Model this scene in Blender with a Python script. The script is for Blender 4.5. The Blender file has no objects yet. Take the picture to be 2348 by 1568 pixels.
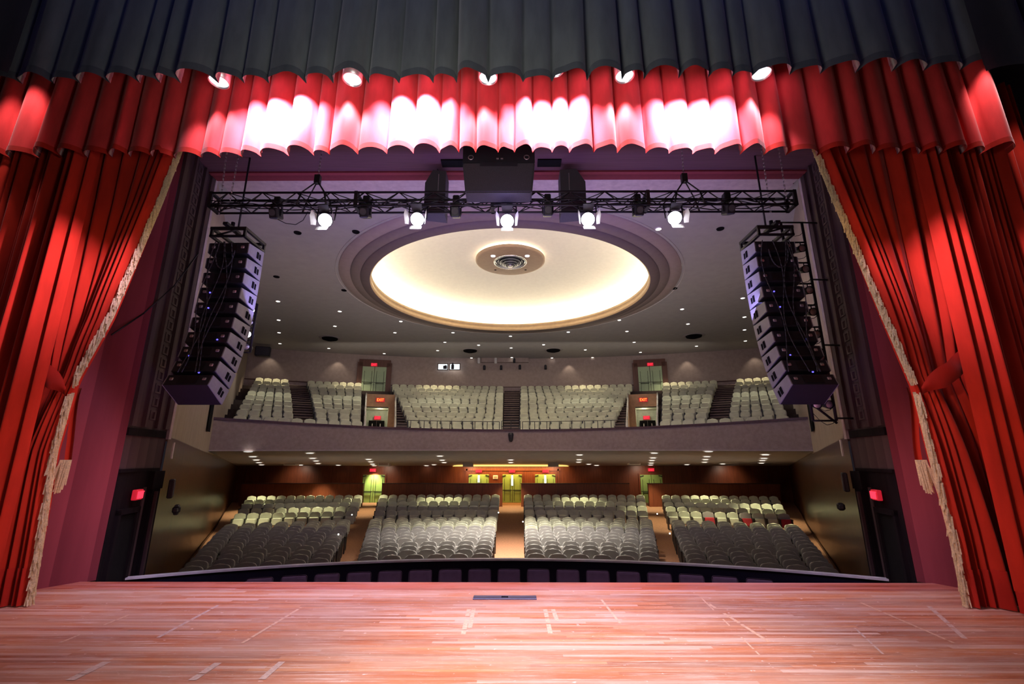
import bpy, bmesh, math, random
from mathutils import Vector, Matrix, Euler
from mathutils.bvhtree import BVHTree
from math import sin, cos, pi, radians as R, atan, atan2, sqrt
random.seed(7)
scn = bpy.context.scene
COL = scn.collection

# ------------------------------------------------------------------ camera
F = 1040.0
CAM = Vector((0.18, 0.0, 2.0))
CROT = Euler((R(104.4), 0, R(0.33)))
cd = bpy.data.cameras.new('camera'); cam = bpy.data.objects.new('camera', cd); COL.objects.link(cam)
cam.location = CAM; cam.rotation_euler = CROT
cd.sensor_width = 36.0; cd.lens = F / 2348 * 36.0; cd.clip_start = .05; cd.clip_end = 200
scn.camera = cam
CM = CROT.to_matrix()
def ray(u, v): return CM @ Vector(((u - 1174) / F, (784 - v) / F, -1))
def aty(u, v, Y): d = ray(u, v); return CAM + d * ((Y - CAM.y) / d.y)
def atz(u, v, Z): d = ray(u, v); return CAM + d * ((Z - CAM.z) / d.z)
try:
    scn.view_settings.view_transform = 'Standard'; scn.view_settings.look = 'None'
except Exception: pass
scn.view_settings.exposure = 0.0

# ------------------------------------------------------------------ materials
class NT:
    def __init__(s, name):
        s.m = bpy.data.materials.new(name); s.m.use_nodes = True
        s.t = s.m.node_tree; s.t.nodes.clear()
        s.out = s.t.nodes.new('ShaderNodeOutputMaterial')
    def n(s, typ, ins=None, **kw):
        x = s.t.nodes.new(typ)
        for k, v in kw.items(): setattr(x, k, v)
        for k, v in (ins or {}).items():
            if hasattr(v, 'is_linked') or hasattr(v, 'links'): s.t.links.new(v, x.inputs[k])
            else: x.inputs[k].default_value = v
        return x
    def math(s, op, a, b=0.0, c=None):
        d = {0: a, 1: b}
        if c is not None: d[2] = c
        return s.n('ShaderNodeMath', d, operation=op).outputs[0]
    def mix(s, f, a, b, blend='MIX'):
        x = s.n('ShaderNodeMix', data_type='RGBA', blend_type=blend)
        for i, v in ((0, f), (6, a), (7, b)):
            if hasattr(v, 'links'): s.t.links.new(v, x.inputs[i])
            else: x.inputs[i].default_value = v
        return x.outputs[2]
    def ramp(s, fac, pts):
        x = s.n('ShaderNodeValToRGB', {0: fac}); e = x.color_ramp.elements
        e[0].position, e[0].color = pts[0][0], pts[0][1]
        e[1].position, e[1].color = pts[-1][0], pts[-1][1]
        for p, c in pts[1:-1]:
            q = e.new(p); q.color = c
        return x.outputs[0]
    def coord(s, sc=(1, 1, 1), kind='Object'):
        tc = s.n('ShaderNodeTexCoord').outputs[kind]
        return s.n('ShaderNodeMapping', {'Vector': tc, 'Scale': sc}).outputs[0]
    def noise(s, vec, scale, detail=3, rough=.55):
        return s.n('ShaderNodeTexNoise', {'Vector': vec, 'Scale': scale, 'Detail': detail, 'Roughness': rough}).outputs[0]
    def done(s, col, rough=.6, metal=0., bump=None, bstr=.3, sheen=0., spec=.5, emis=None, estr=0.):
        p = s.n('ShaderNodeBsdfPrincipled')
        for k, v in (('Base Color', col), ('Roughness', rough), ('Metallic', metal), ('Specular IOR Level', spec)):
            if hasattr(v, 'links'): s.t.links.new(v, p.inputs[k])
            else: p.inputs[k].default_value = v
        if sheen: p.inputs['Sheen Weight'].default_value = sheen; p.inputs['Sheen Roughness'].default_value = .4
        if emis: p.inputs['Emission Color'].default_value = (*emis, 1); p.inputs['Emission Strength'].default_value = estr
        if bump is not None:
            b = s.n('ShaderNodeBump', {'Strength': bstr, 'Distance': .02, 'Height': bump}); s.t.links.new(b.outputs[0], p.inputs['Normal'])
        s.t.links.new(p.outputs[0], s.out.inputs[0])
        return s.m
def c4(c, k=1.): return (c[0]*k, c[1]*k, c[2]*k, 1)
def mat(name, col, rough=.6, metal=0., var=.12, scale=6., stretch=(1, 1, 1), bump=0., sheen=0., spec=.5):
    t = NT(name); f = t.noise(t.coord(stretch), scale)
    c = t.ramp(f, [(.3, c4(col, 1-var)), (.7, c4(col, 1+var))])
    return t.done(c, rough, metal, f if bump else None, bump, sheen, spec)
def emit(name, col, strg, sampled=False):
    t = NT(name); lay = t.n('ShaderNodeLayerWeight', {'Blend': .3}).outputs['Facing']
    c = t.ramp(lay, [(0, c4(col)), (1, c4(col, .8))])
    e = t.n('ShaderNodeEmission', {'Color': c, 'Strength': strg}); t.t.links.new(e.outputs[0], t.out.inputs[0])
    if not sampled:
        try: t.m.cycles.emission_sampling = 'NONE'
        except Exception: pass
    return t.m

def stage_boards():
    t = NT('stage_boards'); tc = t.n('ShaderNodeTexCoord').outputs['Object']
    sp = t.n('ShaderNodeSeparateXYZ', {0: tc}); x, y = sp.outputs[0], sp.outputs[1]
    pl = t.math('DIVIDE', y, .058); idx = t.math('FLOOR', pl); fr = t.math('FRACT', pl)
    off = t.n('ShaderNodeTexWhiteNoise', {'W': idx}, noise_dimensions='1D').outputs[0]
    seg = t.math('FLOOR', t.math('DIVIDE', t.math('ADD', x, t.math('MULTIPLY', off, 9.)), 2.6))
    cv = t.n('ShaderNodeCombineXYZ', {0: seg, 1: idx, 2: 0.})
    rnd = t.n('ShaderNodeTexWhiteNoise', {'Vector': cv.outputs[0]}, noise_dimensions='2D').outputs[0]
    base = t.ramp(rnd, [(0, (.28, .070, .034, 1)), (.2, (.40, .115, .05, 1)), (.5, (.47, .16, .07, 1)), (.75, (.42, .17, .10, 1)), (1, (.56, .22, .09, 1))])
    rn2 = t.n('ShaderNodeTexWhiteNoise', {'Vector': t.n('ShaderNodeCombineXYZ', {0: t.math('ADD', seg, 71.), 1: t.math('ADD', idx, 13.), 2: 0.}).outputs[0]}, noise_dimensions='2D').outputs[0]
    base = t.mix(t.ramp(rn2, [(.78, (0, 0, 0, 1)), (.80, (.75, .75, .75, 1))]), base, (.60, .42, .36, 1))
    base = t.mix(t.ramp(rn2, [(.10, (.7, .7, .7, 1)), (.12, (0, 0, 0, 1))]), base, (.17, .04, .022, 1))
    grain = t.noise(t.coord((.3, 40, 1)), 3., 4)
    base = t.mix(.25, base, t.ramp(grain, [(.3, (.22, .05, .025, 1)), (.7, (.62, .25, .12, 1))]))
    band = t.noise(t.coord((.25, 7, 1)), 1., 3)
    base = t.mix(t.ramp(band, [(.4, (0, 0, 0, 1)), (.6, (.4, .4, .4, 1))]), base, (.33, .085, .04, 1))
    # patches of worn finish
    w1 = t.noise(t.coord((.55, 1.6, 1)), 1.1, 5, .65)
    base = t.mix(t.ramp(w1, [(.40, (0, 0, 0, 1)), (.60, (.45, .45, .45, 1))]), base, (.42, .28, .23, 1))
    s1 = t.noise(t.coord((.6, 30, 1)), 1.4, 6, .78)
    s2 = t.noise(t.coord((.7, 2.2, 1)), .9, 3)
    sc = t.math('MULTIPLY', t.ramp(s1, [(.55, (0, 0, 0, 1)), (.60, (1, 1, 1, 1))]), t.ramp(s2, [(.38, (.1, .1, .1, 1)), (.6, (1, 1, 1, 1))]))
    base = t.mix(t.math('MULTIPLY', sc, .75), base, (.64, .50, .46, 1))
    s4 = t.noise(t.coord((1.0, 85, 1)), 1.2, 5, .75)
    base = t.mix(t.math('MULTIPLY', t.ramp(s4, [(.60, (0, 0, 0, 1)), (.63, (1, 1, 1, 1))]), .7), base, (.70, .59, .57, 1))
    s5 = t.noise(t.coord((.5, 60, 2)), 1.7, 3, .6)
    base = t.mix(t.math('MULTIPLY', t.ramp(s5, [(.63, (0, 0, 0, 1)), (.66, (1, 1, 1, 1))]), .7), base, (.16, .045, .03, 1))
    s3 = t.noise(t.coord((6, 9, 1)), 1.5, 4, .7)
    base = t.mix(t.math('MULTIPLY', t.ramp(s3, [(.66, (0, 0, 0, 1)), (.7, (1, 1, 1, 1))]), .5), base, (.85, .75, .75, 1))
    # apron border boards are redder and darker
    edge = t.math('GREATER_THAN', y, 7.86)
    base = t.mix(t.math('MULTIPLY', edge, .8), base, t.mix(1., base, (.75, .38, .42, 1), 'MULTIPLY'))
    jn = t.math('LESS_THAN', fr, .045)
    base = t.mix(t.math('MULTIPLY', jn, .55), base, (.13, .04, .03, 1))
    return t.done(base, t.math('ADD', .38, t.math('MULTIPLY', grain, .2)), spec=.35)
def velvet(name, col, k=1.):
    t = NT(name); f = t.noise(t.coord((1, 1, .25)), 5., 4); g = t.noise(t.coord((160, 160, 40)), 1., 2)
    c = t.ramp(f, [(.3, c4(col, .8*k)), (.7, c4(col, 1.15*k))])
    return t.done(c, .85, 0, g, .08, .25, .15)
def wood(name, a, b, rough=.4, sc=(9, 9, .6), seams=0., spec=.4):
    t = NT(name); f = t.noise(t.coord(sc), 2.2, 5, .6)
    c = t.ramp(f, [(.3, c4(a)), (.7, c4(b))])
    if seams:
        sp = t.n('ShaderNodeSeparateXYZ', {0: t.n('ShaderNodeTexCoord').outputs['Object']})
        q = t.math('ADD', sp.outputs[0], t.math('MULTIPLY', sp.outputs[1], .9))
        fr = t.math('FRACT', t.math('DIVIDE', q, seams)); ix = t.math('FLOOR', t.math('DIVIDE', q, seams))
        rn = t.n('ShaderNodeTexWhiteNoise', {'W': ix}, noise_dimensions='1D').outputs[0]
        c = t.mix(t.math('MULTIPLY', rn, .35), c, c4(a, .6))
        c = t.mix(t.math('MULTIPLY', t.math('LESS_THAN', fr, .012), .8), c, c4(a, .25))
    return t.done(c, rough, spec=spec)
def stripes(name, a, b, period=.42):
    t = NT(name); sp = t.n('ShaderNodeSeparateXYZ', {0: t.n('ShaderNodeTexCoord').outputs['Object']})
    fr = t.math('FRACT', t.math('DIVIDE', sp.outputs[1], period))
    f = t.noise(t.coord((1, 1, .1)), 9., 4)
    c = t.ramp(t.math('ADD', t.math('MULTIPLY', fr, .6), t.math('MULTIPLY', f, .4)), [(.15, c4(a)), (.85, c4(b))])
    return t.done(c, .75, spec=.15)
def weave(name, a, b):
    t = NT(name); f = t.noise(t.coord((1, 1, 30)), 3., 4); c = t.ramp(f, [(.35, c4(a)), (.65, c4(b))])
    return t.done(c, .9, 0, f, .2)

m_stage = stage_boards()
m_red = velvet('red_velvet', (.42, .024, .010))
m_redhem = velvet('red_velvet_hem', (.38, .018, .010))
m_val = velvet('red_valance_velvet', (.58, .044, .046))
m_grey = velvet('grey_velour', (.105, .113, .108))
m_greyhem = velvet('grey_velour_hem', (.06, .066, .07))
m_black = velvet('black_drape', (.022, .022, .026))
m_fringe = mat('cream_fringe', (.84, .74, .50), .8, var=.25, scale=40)
m_plum = stripes('plum_reveal', (.13, .022, .034), (.22, .042, .058))
m_arch = stripes('dark_reveal', (.045, .026, .032), (.075, .045, .052), .3)
m_archdark = wood('dark_doorway_wood', (.006, .005, .007), (.013, .009, .011), .85, spec=.05)
m_soffit = mat('arch_soffit_plaster', (.10, .040, .062), .75, var=.18, scale=9, stretch=(.15, 6, 1))
m_cornice = mat('cornice_paint', (.42, .34, .36), .7)
m_ceil = mat('ceiling_plaster', (.36, .345, .335), .85, var=.05, scale=3)
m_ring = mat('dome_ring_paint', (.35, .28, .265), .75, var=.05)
m_ring2 = mat('dome_ring_step_mid', (.23, .18, .17), .75, var=.05)  # step contrast put into the colour, darker in each inner band
m_ring3 = mat('dome_ring_step_inner', (.165, .125, .12), .75, var=.05)
m_diff = mat('dark_diffuser_metal', (.10, .10, .125), .3, .7, var=.1)
m_lip = mat('dome_lip_tan', (.52, .36, .20), .6, var=.06)
m_dome = mat('dome_cream', (.80, .77, .68), .9, var=.03)
m_medal = mat('medallion_tan', (.27, .18, .125), .7, var=.08)
m_chrome = mat('brushed_chrome', (.55, .54, .56), .25, .9, var=.1)
m_plaster = mat('tan_plaster', (.36, .285, .25), .9, var=.1, scale=5)
m_sideplaster = mat('side_plaster', (.33, .26, .21), .9, var=.14, scale=4, stretch=(3, 3, .3))
m_fascia = mat('balcony_plaster', (.30, .23, .225), .9, var=.12, scale=7)
m_under = mat('soffit_paint', (.34, .31, .295), .85, var=.08, scale=3)
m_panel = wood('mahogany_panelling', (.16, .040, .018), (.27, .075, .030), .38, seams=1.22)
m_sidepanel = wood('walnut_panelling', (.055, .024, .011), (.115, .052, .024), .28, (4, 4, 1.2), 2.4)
m_carpet = mat('rust_carpet', (.30, .135, .065), .95, var=.22, scale=14)
m_step = mat('balcony_step_carpet', (.055, .038, .034), .95, var=.2)
m_rail = wood('dark_rail_wood', (.05, .018, .012), (.08, .03, .02), .4)
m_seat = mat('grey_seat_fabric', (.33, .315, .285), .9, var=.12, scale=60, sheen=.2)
m_seatb = mat('lit_seat_fabric', (.53, .54, .39), .9, var=.12, scale=3, sheen=.2)  # paler copy of the seat fabric, light on the rear rows put into its colour
m_seatr = mat('red_seat_fabric', (.45, .03, .04), .9)
m_seatarm = mat('seat_standard_dark', (.03, .027, .025), .5)
m_chair = mat('plum_chair_fabric', (.042, .024, .036), .9, spec=.08)
m_green = mat('pale_green_door', (.33, .48, .12), .6, var=.06)
m_green2 = mat('sage_door', (.34, .45, .27), .6, var=.06)
m_dkline = mat('door_gap_dark', (.03, .035, .015), .6)
m_frame = wood('brown_door_frame', (.09, .035, .02), (.13, .055, .035), .5)
m_metal = mat('black_steel', (.022, .02, .024), .45, .4)
m_cab = mat('black_cabinet', (.016, .016, .024), .55)
m_cabside = mat('cabinet_side_paint', (.25, .24, .28), .55)
m_grill = mat('dark_grille_cloth', (.045, .042, .055), .7, var=.3, scale=90)
m_silver = mat('silver_plate', (.6, .58, .6), .35, .7)
m_white = mat('white_paint', (.72, .70, .66), .6, var=.04)
m_hole = mat('black_recess', (.008, .008, .009), .9, spec=.05)
m_pit = mat('pit_wall_black', (.006, .005, .014), .7, spec=.1)
m_pitcap = mat('pit_rail_cap', (.6, .6, .68), .28, .2)  # pale colour stands in for light along the cap edge
m_plate = mat('floor_pocket_steel', (.055, .045, .085), .45, .3)
m_tape = mat('tape_residue', (.53, .31, .22), .6, var=.2, scale=30)
m_tapeblue = mat('lilac_scuff', (.46, .31, .27), .6, var=.2, scale=30)
m_chain = mat('galvanised_chain', (.45, .40, .45), .4, .5)
m_step_nose = mat('step_nosing', (.20, .14, .115), .7)
m_hand = mat('handrail_white', (.68, .64, .56), .5)
m_tanvom = mat('vomitory_tan', (.50, .33, .19), .85)
m_mint = mat('vomitory_mint', (.50, .56, .46), .85)
e_lens = emit('lamp_lens_glow', (.86, .86, 1.), 12)
e_lens2 = emit('lamp_lens_soft', (.9, .9, 1.), 3.2)
e_down = emit('downlight_glow', (1., .93, .80), 6)
e_exit = emit('exit_letter_red', (1., .03, .06), 2.2)
e_exito = emit('exit_letter_orange', (1., .22, .03), 3.)
e_cove = emit('cove_lamp', (1., .90, .70), 40, True)
e_cove2 = emit('medallion_cove_lamp', (1., .90, .70), 34, True)
e_amber = emit('lobby_cove_amber', (1., .62, .16), 2.2, True)
e_booth = emit('booth_light', (.85, .95, 1.), 1.3)
e_slit = emit('door_light_slit', (.85, .95, 1.), 1.8)
e_blue = emit('blue_indicator', (.15, .12, 1.), 2.)

# ------------------------------------------------------------------ mesh helpers
class MB:
    def __init__(s): s.bm = bmesh.new(); s.mi = 0
    def face(s, pts):
        vs = [s.bm.verts.new(p) for p in pts]
        f = s.bm.faces.new(vs); f.material_index = s.mi; return f
    def box(s, c, d, rot=None, taper=None):
        M = Matrix.Translation(c) @ (rot.to_matrix().to_4x4() if rot is not None else Matrix())
        v = []
        for z in (-1, 1):
            k = taper if (taper and z > 0) else (1, 1)
            for x, y in ((-1, -1), (1, -1), (1, 1), (-1, 1)):
                v.append(s.bm.verts.new(M @ Vector((x*d[0]/2*k[0], y*d[1]/2*k[1], z*d[2]/2))))
        for q in ((3, 2, 1, 0), (4, 5, 6, 7), (0, 1, 5, 4), (1, 2, 6, 5), (2, 3, 7, 6), (3, 0, 4, 7)):
            f = s.bm.faces.new([v[i] for i in q]); f.material_index = s.mi
        return v
    def rbox(s, c, d, r=.03, seg=2, rot=None, taper=None):
        o = MB(); o.box((0, 0, 0), d, None, taper)
        bmesh.ops.bevel(o.bm, geom=o.bm.edges[:], offset=r, segments=seg, affect='EDGES', profile=.6)
        s.add(o, Matrix.Translation(c) @ (rot.to_matrix().to_4x4() if rot is not None else Matrix()))
        o.bm.free()
    def add(s, o, M=Matrix()):
        mp = {v: s.bm.verts.new(M @ v.co) for v in o.bm.verts}
        for f in o.bm.faces:
            g = s.bm.faces.new([mp[v] for v in f.verts]); g.material_index = max(f.material_index, s.mi)
    def tube(s, p0, p1, r, seg=8, r1=None, caps=True):
        p0, p1 = Vector(p0), Vector(p1); d = (p1-p0)
        if d.length < 1e-6: return
        q = d.to_track_quat('Z', 'Y'); a = []
        for p, rr in ((p0, r), (p1, r if r1 is None else r1)):
            a.append([s.bm.verts.new(p + q @ Vector((rr*cos(2*pi*i/seg), rr*sin(2*pi*i/seg), 0))) for i in range(seg)])
        for i in range(seg):
            j = (i+1) % seg; f = s.bm.faces.new((a[0][i], a[0][j], a[1][j], a[1][i])); f.material_index = s.mi; f.smooth = True
        if caps:
            for l in (a[0][::-1], a[1]): f = s.bm.faces.new(l); f.material_index = s.mi
    def path(s, pts, r, seg=6):
        for a, b in zip(pts[:-1], pts[1:]): s.tube(a, b, r, seg)
    def prism(s, poly, axis, a, b):
        """extrude a 2-D polygon along an axis ('x': poly=(y,z); 'z': poly=(x,y); 'y': poly=(x,z))"""
        def P(p, t): return {'x': (t, p[0], p[1]), 'z': (p[0], p[1], t), 'y': (p[0], t, p[1])}[axis]
        A = [s.bm.verts.new(P(p, a)) for p in poly]; B = [s.bm.verts.new(P(p, b)) for p in poly]; n = len(poly)
        for i in range(n):
            j = (i+1) % n; f = s.bm.faces.new((A[i], A[j], B[j], B[i])); f.material_index = s.mi
        for l in (A[::-1], B): f = s.bm.faces.new(l); f.material_index = s.mi
    def sheet(s, fn, nu, nv, close=False, smooth=True, skip=None):
        g = [[s.bm.verts.new(fn(i/nu, j/nv)) for i in range(nu+1)] for j in range(nv+1)]
        for j in range(nv):
            for i in range(nu):
                if skip and skip((i+.5)/nu, (j+.5)/nv): continue
                f = s.bm.faces.new((g[j][i], g[j][i+1], g[j+1][i+1], g[j+1][i])); f.smooth = smooth; f.material_index = s.mi
        return g
    def lathe(s, prof, c=(0, 0, 0), seg=64, sx=1., sy=1., smooth=True):
        rows = []
        for r, z in prof:
            rows.append([s.bm.verts.new((c[0]+sx*r*cos(2*pi*i/seg), c[1]+sy*r*sin(2*pi*i/seg), c[2]+z)) for i in range(seg)])
        for a, b in zip(rows[:-1], rows[1:]):
            for i in range(seg):
                j = (i+1) % seg; f = s.bm.faces.new((a[i], a[j], b[j], b[i])); f.smooth = smooth; f.material_index = s.mi
        return rows
    def disc(s, c, r, n=(0, 0, -1), seg=20, sx=1.):
        q = Vector(n).to_track_quat('Z', 'Y')
        s.face([Vector(c) + q @ Vector((sx*r*cos(2*pi*i/seg), r*sin(2*pi*i/seg), 0)) for i in range(seg)])
    def obj(s, name, mats, parent=None, local=False, recalc=True, smooth=None):
        if recalc: bmesh.ops.recalc_face_normals(s.bm, faces=s.bm.faces[:])
        me = bpy.data.meshes.new(name); s.bm.to_mesh(me); s.bm.free()
        for m in (mats if isinstance(mats, (list, tuple)) else [mats]): me.materials.append(m)
        o = bpy.data.objects.new(name, me); COL.objects.link(o)
        if smooth is not None:
            for p in me.polygons: p.use_smooth = smooth
        if parent is not None:
            o.parent = parent
            if not local and parent.type == 'EMPTY': o.matrix_parent_inverse = Matrix.LocRotScale(parent.location, parent.rotation_euler, None).inverted()
        return o
def tag(o, label=None, cat=None, group=None, kind=None):
    if label: o['label'] = label
    if cat: o['category'] = cat
    if group: o['group'] = group
    if kind: o['kind'] = kind
    return o
def thing(name, label, cat, loc=(0, 0, 0), rz=0., group=None, kind=None):
    o = bpy.data.objects.new(name, None); COL.objects.link(o); o.location = loc; o.rotation_euler = (0, 0, rz); o.empty_display_size = .2
    return tag(o, label, cat, group, kind)
KIDS = {}
def kids(o):
    return [c for c in COL.objects if c.parent is o]
def copy_tree(root, cache, loc, rot=None, label=None, group=None):
    r = root.copy(); COL.objects.link(r); r.location = loc
    if rot is not None: r.rotation_euler = rot
    if label: r['label'] = label
    if group: r['group'] = group
    for ch, gc in cache:
        c = ch.copy(); COL.objects.link(c); c.parent = r
        for g in gc:
            d = g.copy(); COL.objects.link(d); d.parent = c
    return r
def cache_of(root): return [(c, kids(c)) for c in kids(root)]
def struct(mb, name, mats, parent=None, **k):
    o = mb.obj(name, mats, parent, **k)
    if parent is None: o['kind'] = 'structure'; o['category'] = name.split('_')[0]
    return o
ORD = ['', 'first', 'second', 'third', 'fourth', 'fifth', 'sixth', 'seventh', 'eighth', 'ninth', 'tenth', 'eleventh', 'twelfth', 'thirteenth', 'fourteenth', 'fifteenth', 'sixteenth', 'seventeenth', 'eighteenth', 'nineteenth', 'twentieth']
SIDE = {-1: 'left', 1: 'right'}
def lerp(a, b, t): return a + (b-a)*t
def sstep(t): t = max(0, min(1, t)); return t*t*(3-2*t)
def text_mesh(txt, size, depth, name, mats, parent, M):
    cu = bpy.data.curves.new('t', 'FONT'); cu.body = txt; cu.size = size; cu.extrude = depth; cu.align_x = 'CENTER'; cu.align_y = 'CENTER'; cu.resolution_u = 2
    o = bpy.data.objects.new('t', cu); COL.objects.link(o)
    me = bpy.data.meshes.new_from_object(o.evaluated_get(bpy.context.evaluated_depsgraph_get()))
    bpy.data.objects.remove(o); bpy.data.curves.remove(cu)
    me.name = name; me.materials.clear(); me.materials.append(mats); me.transform(M)
    q = bpy.data.objects.new(name, me); COL.objects.link(q); q.parent = parent
    if parent.type == 'EMPTY': q.matrix_parent_inverse = Matrix.LocRotScale(parent.location, parent.rotation_euler, None).inverted()
    return q
def bvh_of(*obs):
    vs, ps = [], []
    for o in obs:
        b = len(vs); vs += [v.co.copy() for v in o.data.vertices]; ps += [[b+i for i in p.vertices] for p in o.data.polygons]
    return BVHTree.FromPolygons(vs, ps)
def shoot(bvh, u, v):
    h = bvh.ray_cast(CAM, ray(u, v).normalized()); return (h[0], h[1])
# ------------------------------------------------------------------ the setting
CZ = 8.98                     # ceiling height
def wallx(Y): return 7.3 + .524*(Y - 9.9)
def floorz(Y): return -1.35 + .36*sstep((Y-22.5)/7.2) + .05*sstep((Y-29.5)/3.)
def woodz(Y): return lerp(2.46, 1.50, (Y-9.9)/23.1)

m = MB(); m.box((0, 3.16, -.6), (26, 10.32, 1.2)); struct(m, 'floor', m_stage)['label'] = 'worn strip-wood stage floor'
m = MB()
m.sheet(lambda a, b: (lerp(-21, 21, a), lerp(8.33, 33.3, b), floorz(lerp(8.33, 33.3, b))), 4, 60)
struct(m, 'floor_auditorium', m_carpet)['label'] = 'rust carpet floor of the auditorium'
for sg in (-1, 1):
    nm = SIDE[sg]
    A, B, W = (sg*7.78, 7.15), (sg*7.0, 8.5), (sg*7.3, 9.9)
    m = MB(); m.mi = 0
    m.sheet(lambda a, b: (lerp(A[0], B[0], a), lerp(A[1], B[1], a), lerp(-.02, 11.5, b)), 12, 2, smooth=False)
    m.sheet(lambda a, b: (lerp(sg*10.5, A[0], a), A[1]-.0, lerp(-.02, 11.5, b)), 2, 2, smooth=False)
    o = struct(m, f'wall_{nm}_reveal', m_plum); o['label'] = f'plum striped proscenium reveal on the {nm}'
    m = MB(); m.sheet(lambda a, b: (lerp(B[0], W[0], a), lerp(B[1], W[1], a), lerp(-1.4, 9.2, b)), 8, 2, smooth=False)
    w = struct(m, f'wall_{nm}_proscenium', m_arch); w['label'] = f'dark moulded proscenium return wall on the {nm}'
    d = Vector((W[0]-B[0], W[1]-B[1], 0)).normalized(); nrm = Vector((d.y, -d.x, 0)) * (-sg) * 1.0
    if nrm.x * sg > 0: nrm = -nrm
    def wp(t, z, off=0.): p = Vector((lerp(B[0], W[0], t), lerp(B[1], W[1], t), z)) + nrm*off; return p
    def wbox(m, t0, t1, z0, z1, off):
        a, b, c, e = wp(t0, z0), wp(t1, z0), wp(t1, z0, off), wp(t0, z0, off)
        poly = [(p.x, p.y) for p in (a, b, c, e)]; m.prism(poly, 'z', z0, z1)
    # moulded vertical bands with a carved chain between them
    for k, (t0, t1, off) in enumerate(((.02, .12, .05), (.30, .36, .06), (.62, .68, .06), (.86, .97, .05))):
        q = MB(); wbox(q, t0, t1, 2.6, 8.7, off); q.obj('moulding', m_arch, w)
    q = MB()
    for i in range(22):
        z = 2.75 + i*.27
        for (a, b) in ((.42, .46), (.53, .57)): wbox(q, a, b, z, z+.19, .03)
        wbox(q, .46, .53, z+.16, z+.19, .03); wbox(q, .46, .53, z, z+.03, .03)
    q.obj('carved_chain_band', m_arch, w)
    q = MB(); wbox(q, .0, .92, 2.42, 2.56, .04); wbox(q, .0, .92, 1.75, 1.81, .04); q.obj('entablature', m_archdark, w)
    q = MB(); wbox(q, .0, 1., -1.35, 1.75, .012); q.obj('dark_wainscot', m_archdark, w)
    q = MB(); wbox(q, .75, .95, -1.35, 1.75, .10); wbox(q, .70, .97, 1.40, 1.75, .12); q.obj('pilaster', m_archdark, w)
    q = MB(); wbox(q, .62, .68, -1.35, 1.45, .035); wbox(q, .80, .84, -1.35, 1.35, .15); q.obj('pilaster_edge', m_arch, w)
    # exit doorway in that wall
    dd = thing(f'door_{1 if sg < 0 else 2}', f'dark side exit doorway beside the {nm} proscenium', 'door', wp(.33, -1.35), kind='structure')
    q = MB(); wbox(q, .16, .52, -1.35, 1.0, .03); q.obj('door_leaf', m_hole, dd)
    q = MB(); wbox(q, .10, .16, -1.35, 1.08, .07); wbox(q, .52, .58, -1.35, 1.08, .07); wbox(q, .10, .58, 1.0, 1.1, .07); q.obj('door_frame', m_archdark, dd)
    # white edge strip
    q = MB(); q.box((W[0]-sg*.02, W[1]+.02, 5.6), (.09, .07, 6.4)); struct(q, f'trim_{1 if sg < 0 else 2}', m_cornice)['label'] = f'pale edge bead of the {nm} side wall'
    # long splayed side wall, plaster above, glossy panelling below
    Y0, Y1 = 9.9, 33.2
    m = MB(); m.sheet(lambda a, b: (sg*wallx(lerp(Y0, Y1, a)), lerp(Y0, Y1, a), lerp(woodz(lerp(Y0, Y1, a))-.1, 9.1, b)), 24, 4, smooth=False)
    w = struct(m, f'wall_{nm}', m_sideplaster); w['label'] = f'tan plaster {nm} side wall above panelling'
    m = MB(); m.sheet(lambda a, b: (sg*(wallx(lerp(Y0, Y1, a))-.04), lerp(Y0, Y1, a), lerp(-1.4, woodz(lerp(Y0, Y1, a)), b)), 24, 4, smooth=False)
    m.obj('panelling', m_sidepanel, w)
    m = MB(); m.sheet(lambda a, b: (sg*(wallx(lerp(Y0, Y1, a))-.06-.02*b), lerp(Y0, Y1, a), floorz(lerp(Y0, Y1, a))+.14*b), 24, 1, smooth=False)
    struct(m, f'baseboard_{nm}', m_rail)['label'] = f'dark baseboard of the {nm} wall'
# proscenium header
m = MB(); m.box((0, 9.2, 10.1), (20, 1.4, 2.76)); h = struct(m, 'wall_header', m_soffit); h['label'] = 'maroon proscenium arch soffit'
q = MB(); q.box((0, 9.72, 8.70), (14.4, .32, .05)); q.obj('edge_band', m_plum, h)
m = MB(); m.box((0, 10.17, 8.90), (14.7, .52, .10)); m.box((0, 10.66, 8.94), (14.9, .44, .06)); struct(m, 'trim_3', m_cornice)['label'] = 'stepped cornice at the front of the ceiling'
for x in (-1.25, 1.0):
    m = MB(); m.box((x, 9.25, 8.71), (.55, .26, .05)); tag(m.obj('vent_grille', m_hole), f'dark vent grille in the maroon arch soffit, {"left" if x < 0 else "right"} of the centre loudspeaker', 'vent')

# ceiling with the round opening
DC, DR = (0., 18.25), 5.72
def rectedge(a, x0=-21., x1=21., y0=9.9, y1=33.5):
    c, s = cos(a), sin(a); t = 1e9
    if c > 1e-9: t = min(t, (x1-DC[0])/c)
    if c < -1e-9: t = min(t, (x0-DC[0])/c)
    if s > 1e-9: t = min(t, (y1-DC[1])/s)
    if s < -1e-9: t = min(t, (y0-DC[1])/s)
    return (DC[0]+c*t, DC[1]+s*t, CZ)
angs = sorted([2*pi*i/120 for i in range(120)] + [atan2(y-DC[1], x) % (2*pi) for x in (-21, 21) for y in (9.9, 33.5)])
m = MB(); n = len(angs)
ri = [m.bm.verts.new((DC[0]+6.9*cos(a), DC[1]+6.9*sin(a), CZ)) for a in angs]; ro = [m.bm.verts.new(rectedge(a)) for a in angs]
for i in range(n):
    j = (i+1) % n; m.bm.faces.new((ri[i], ri[j], ro[j], ro[i]))
ceil = struct(m, 'ceiling', m_ceil); ceil['label'] = 'flat grey auditorium ceiling'
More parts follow.
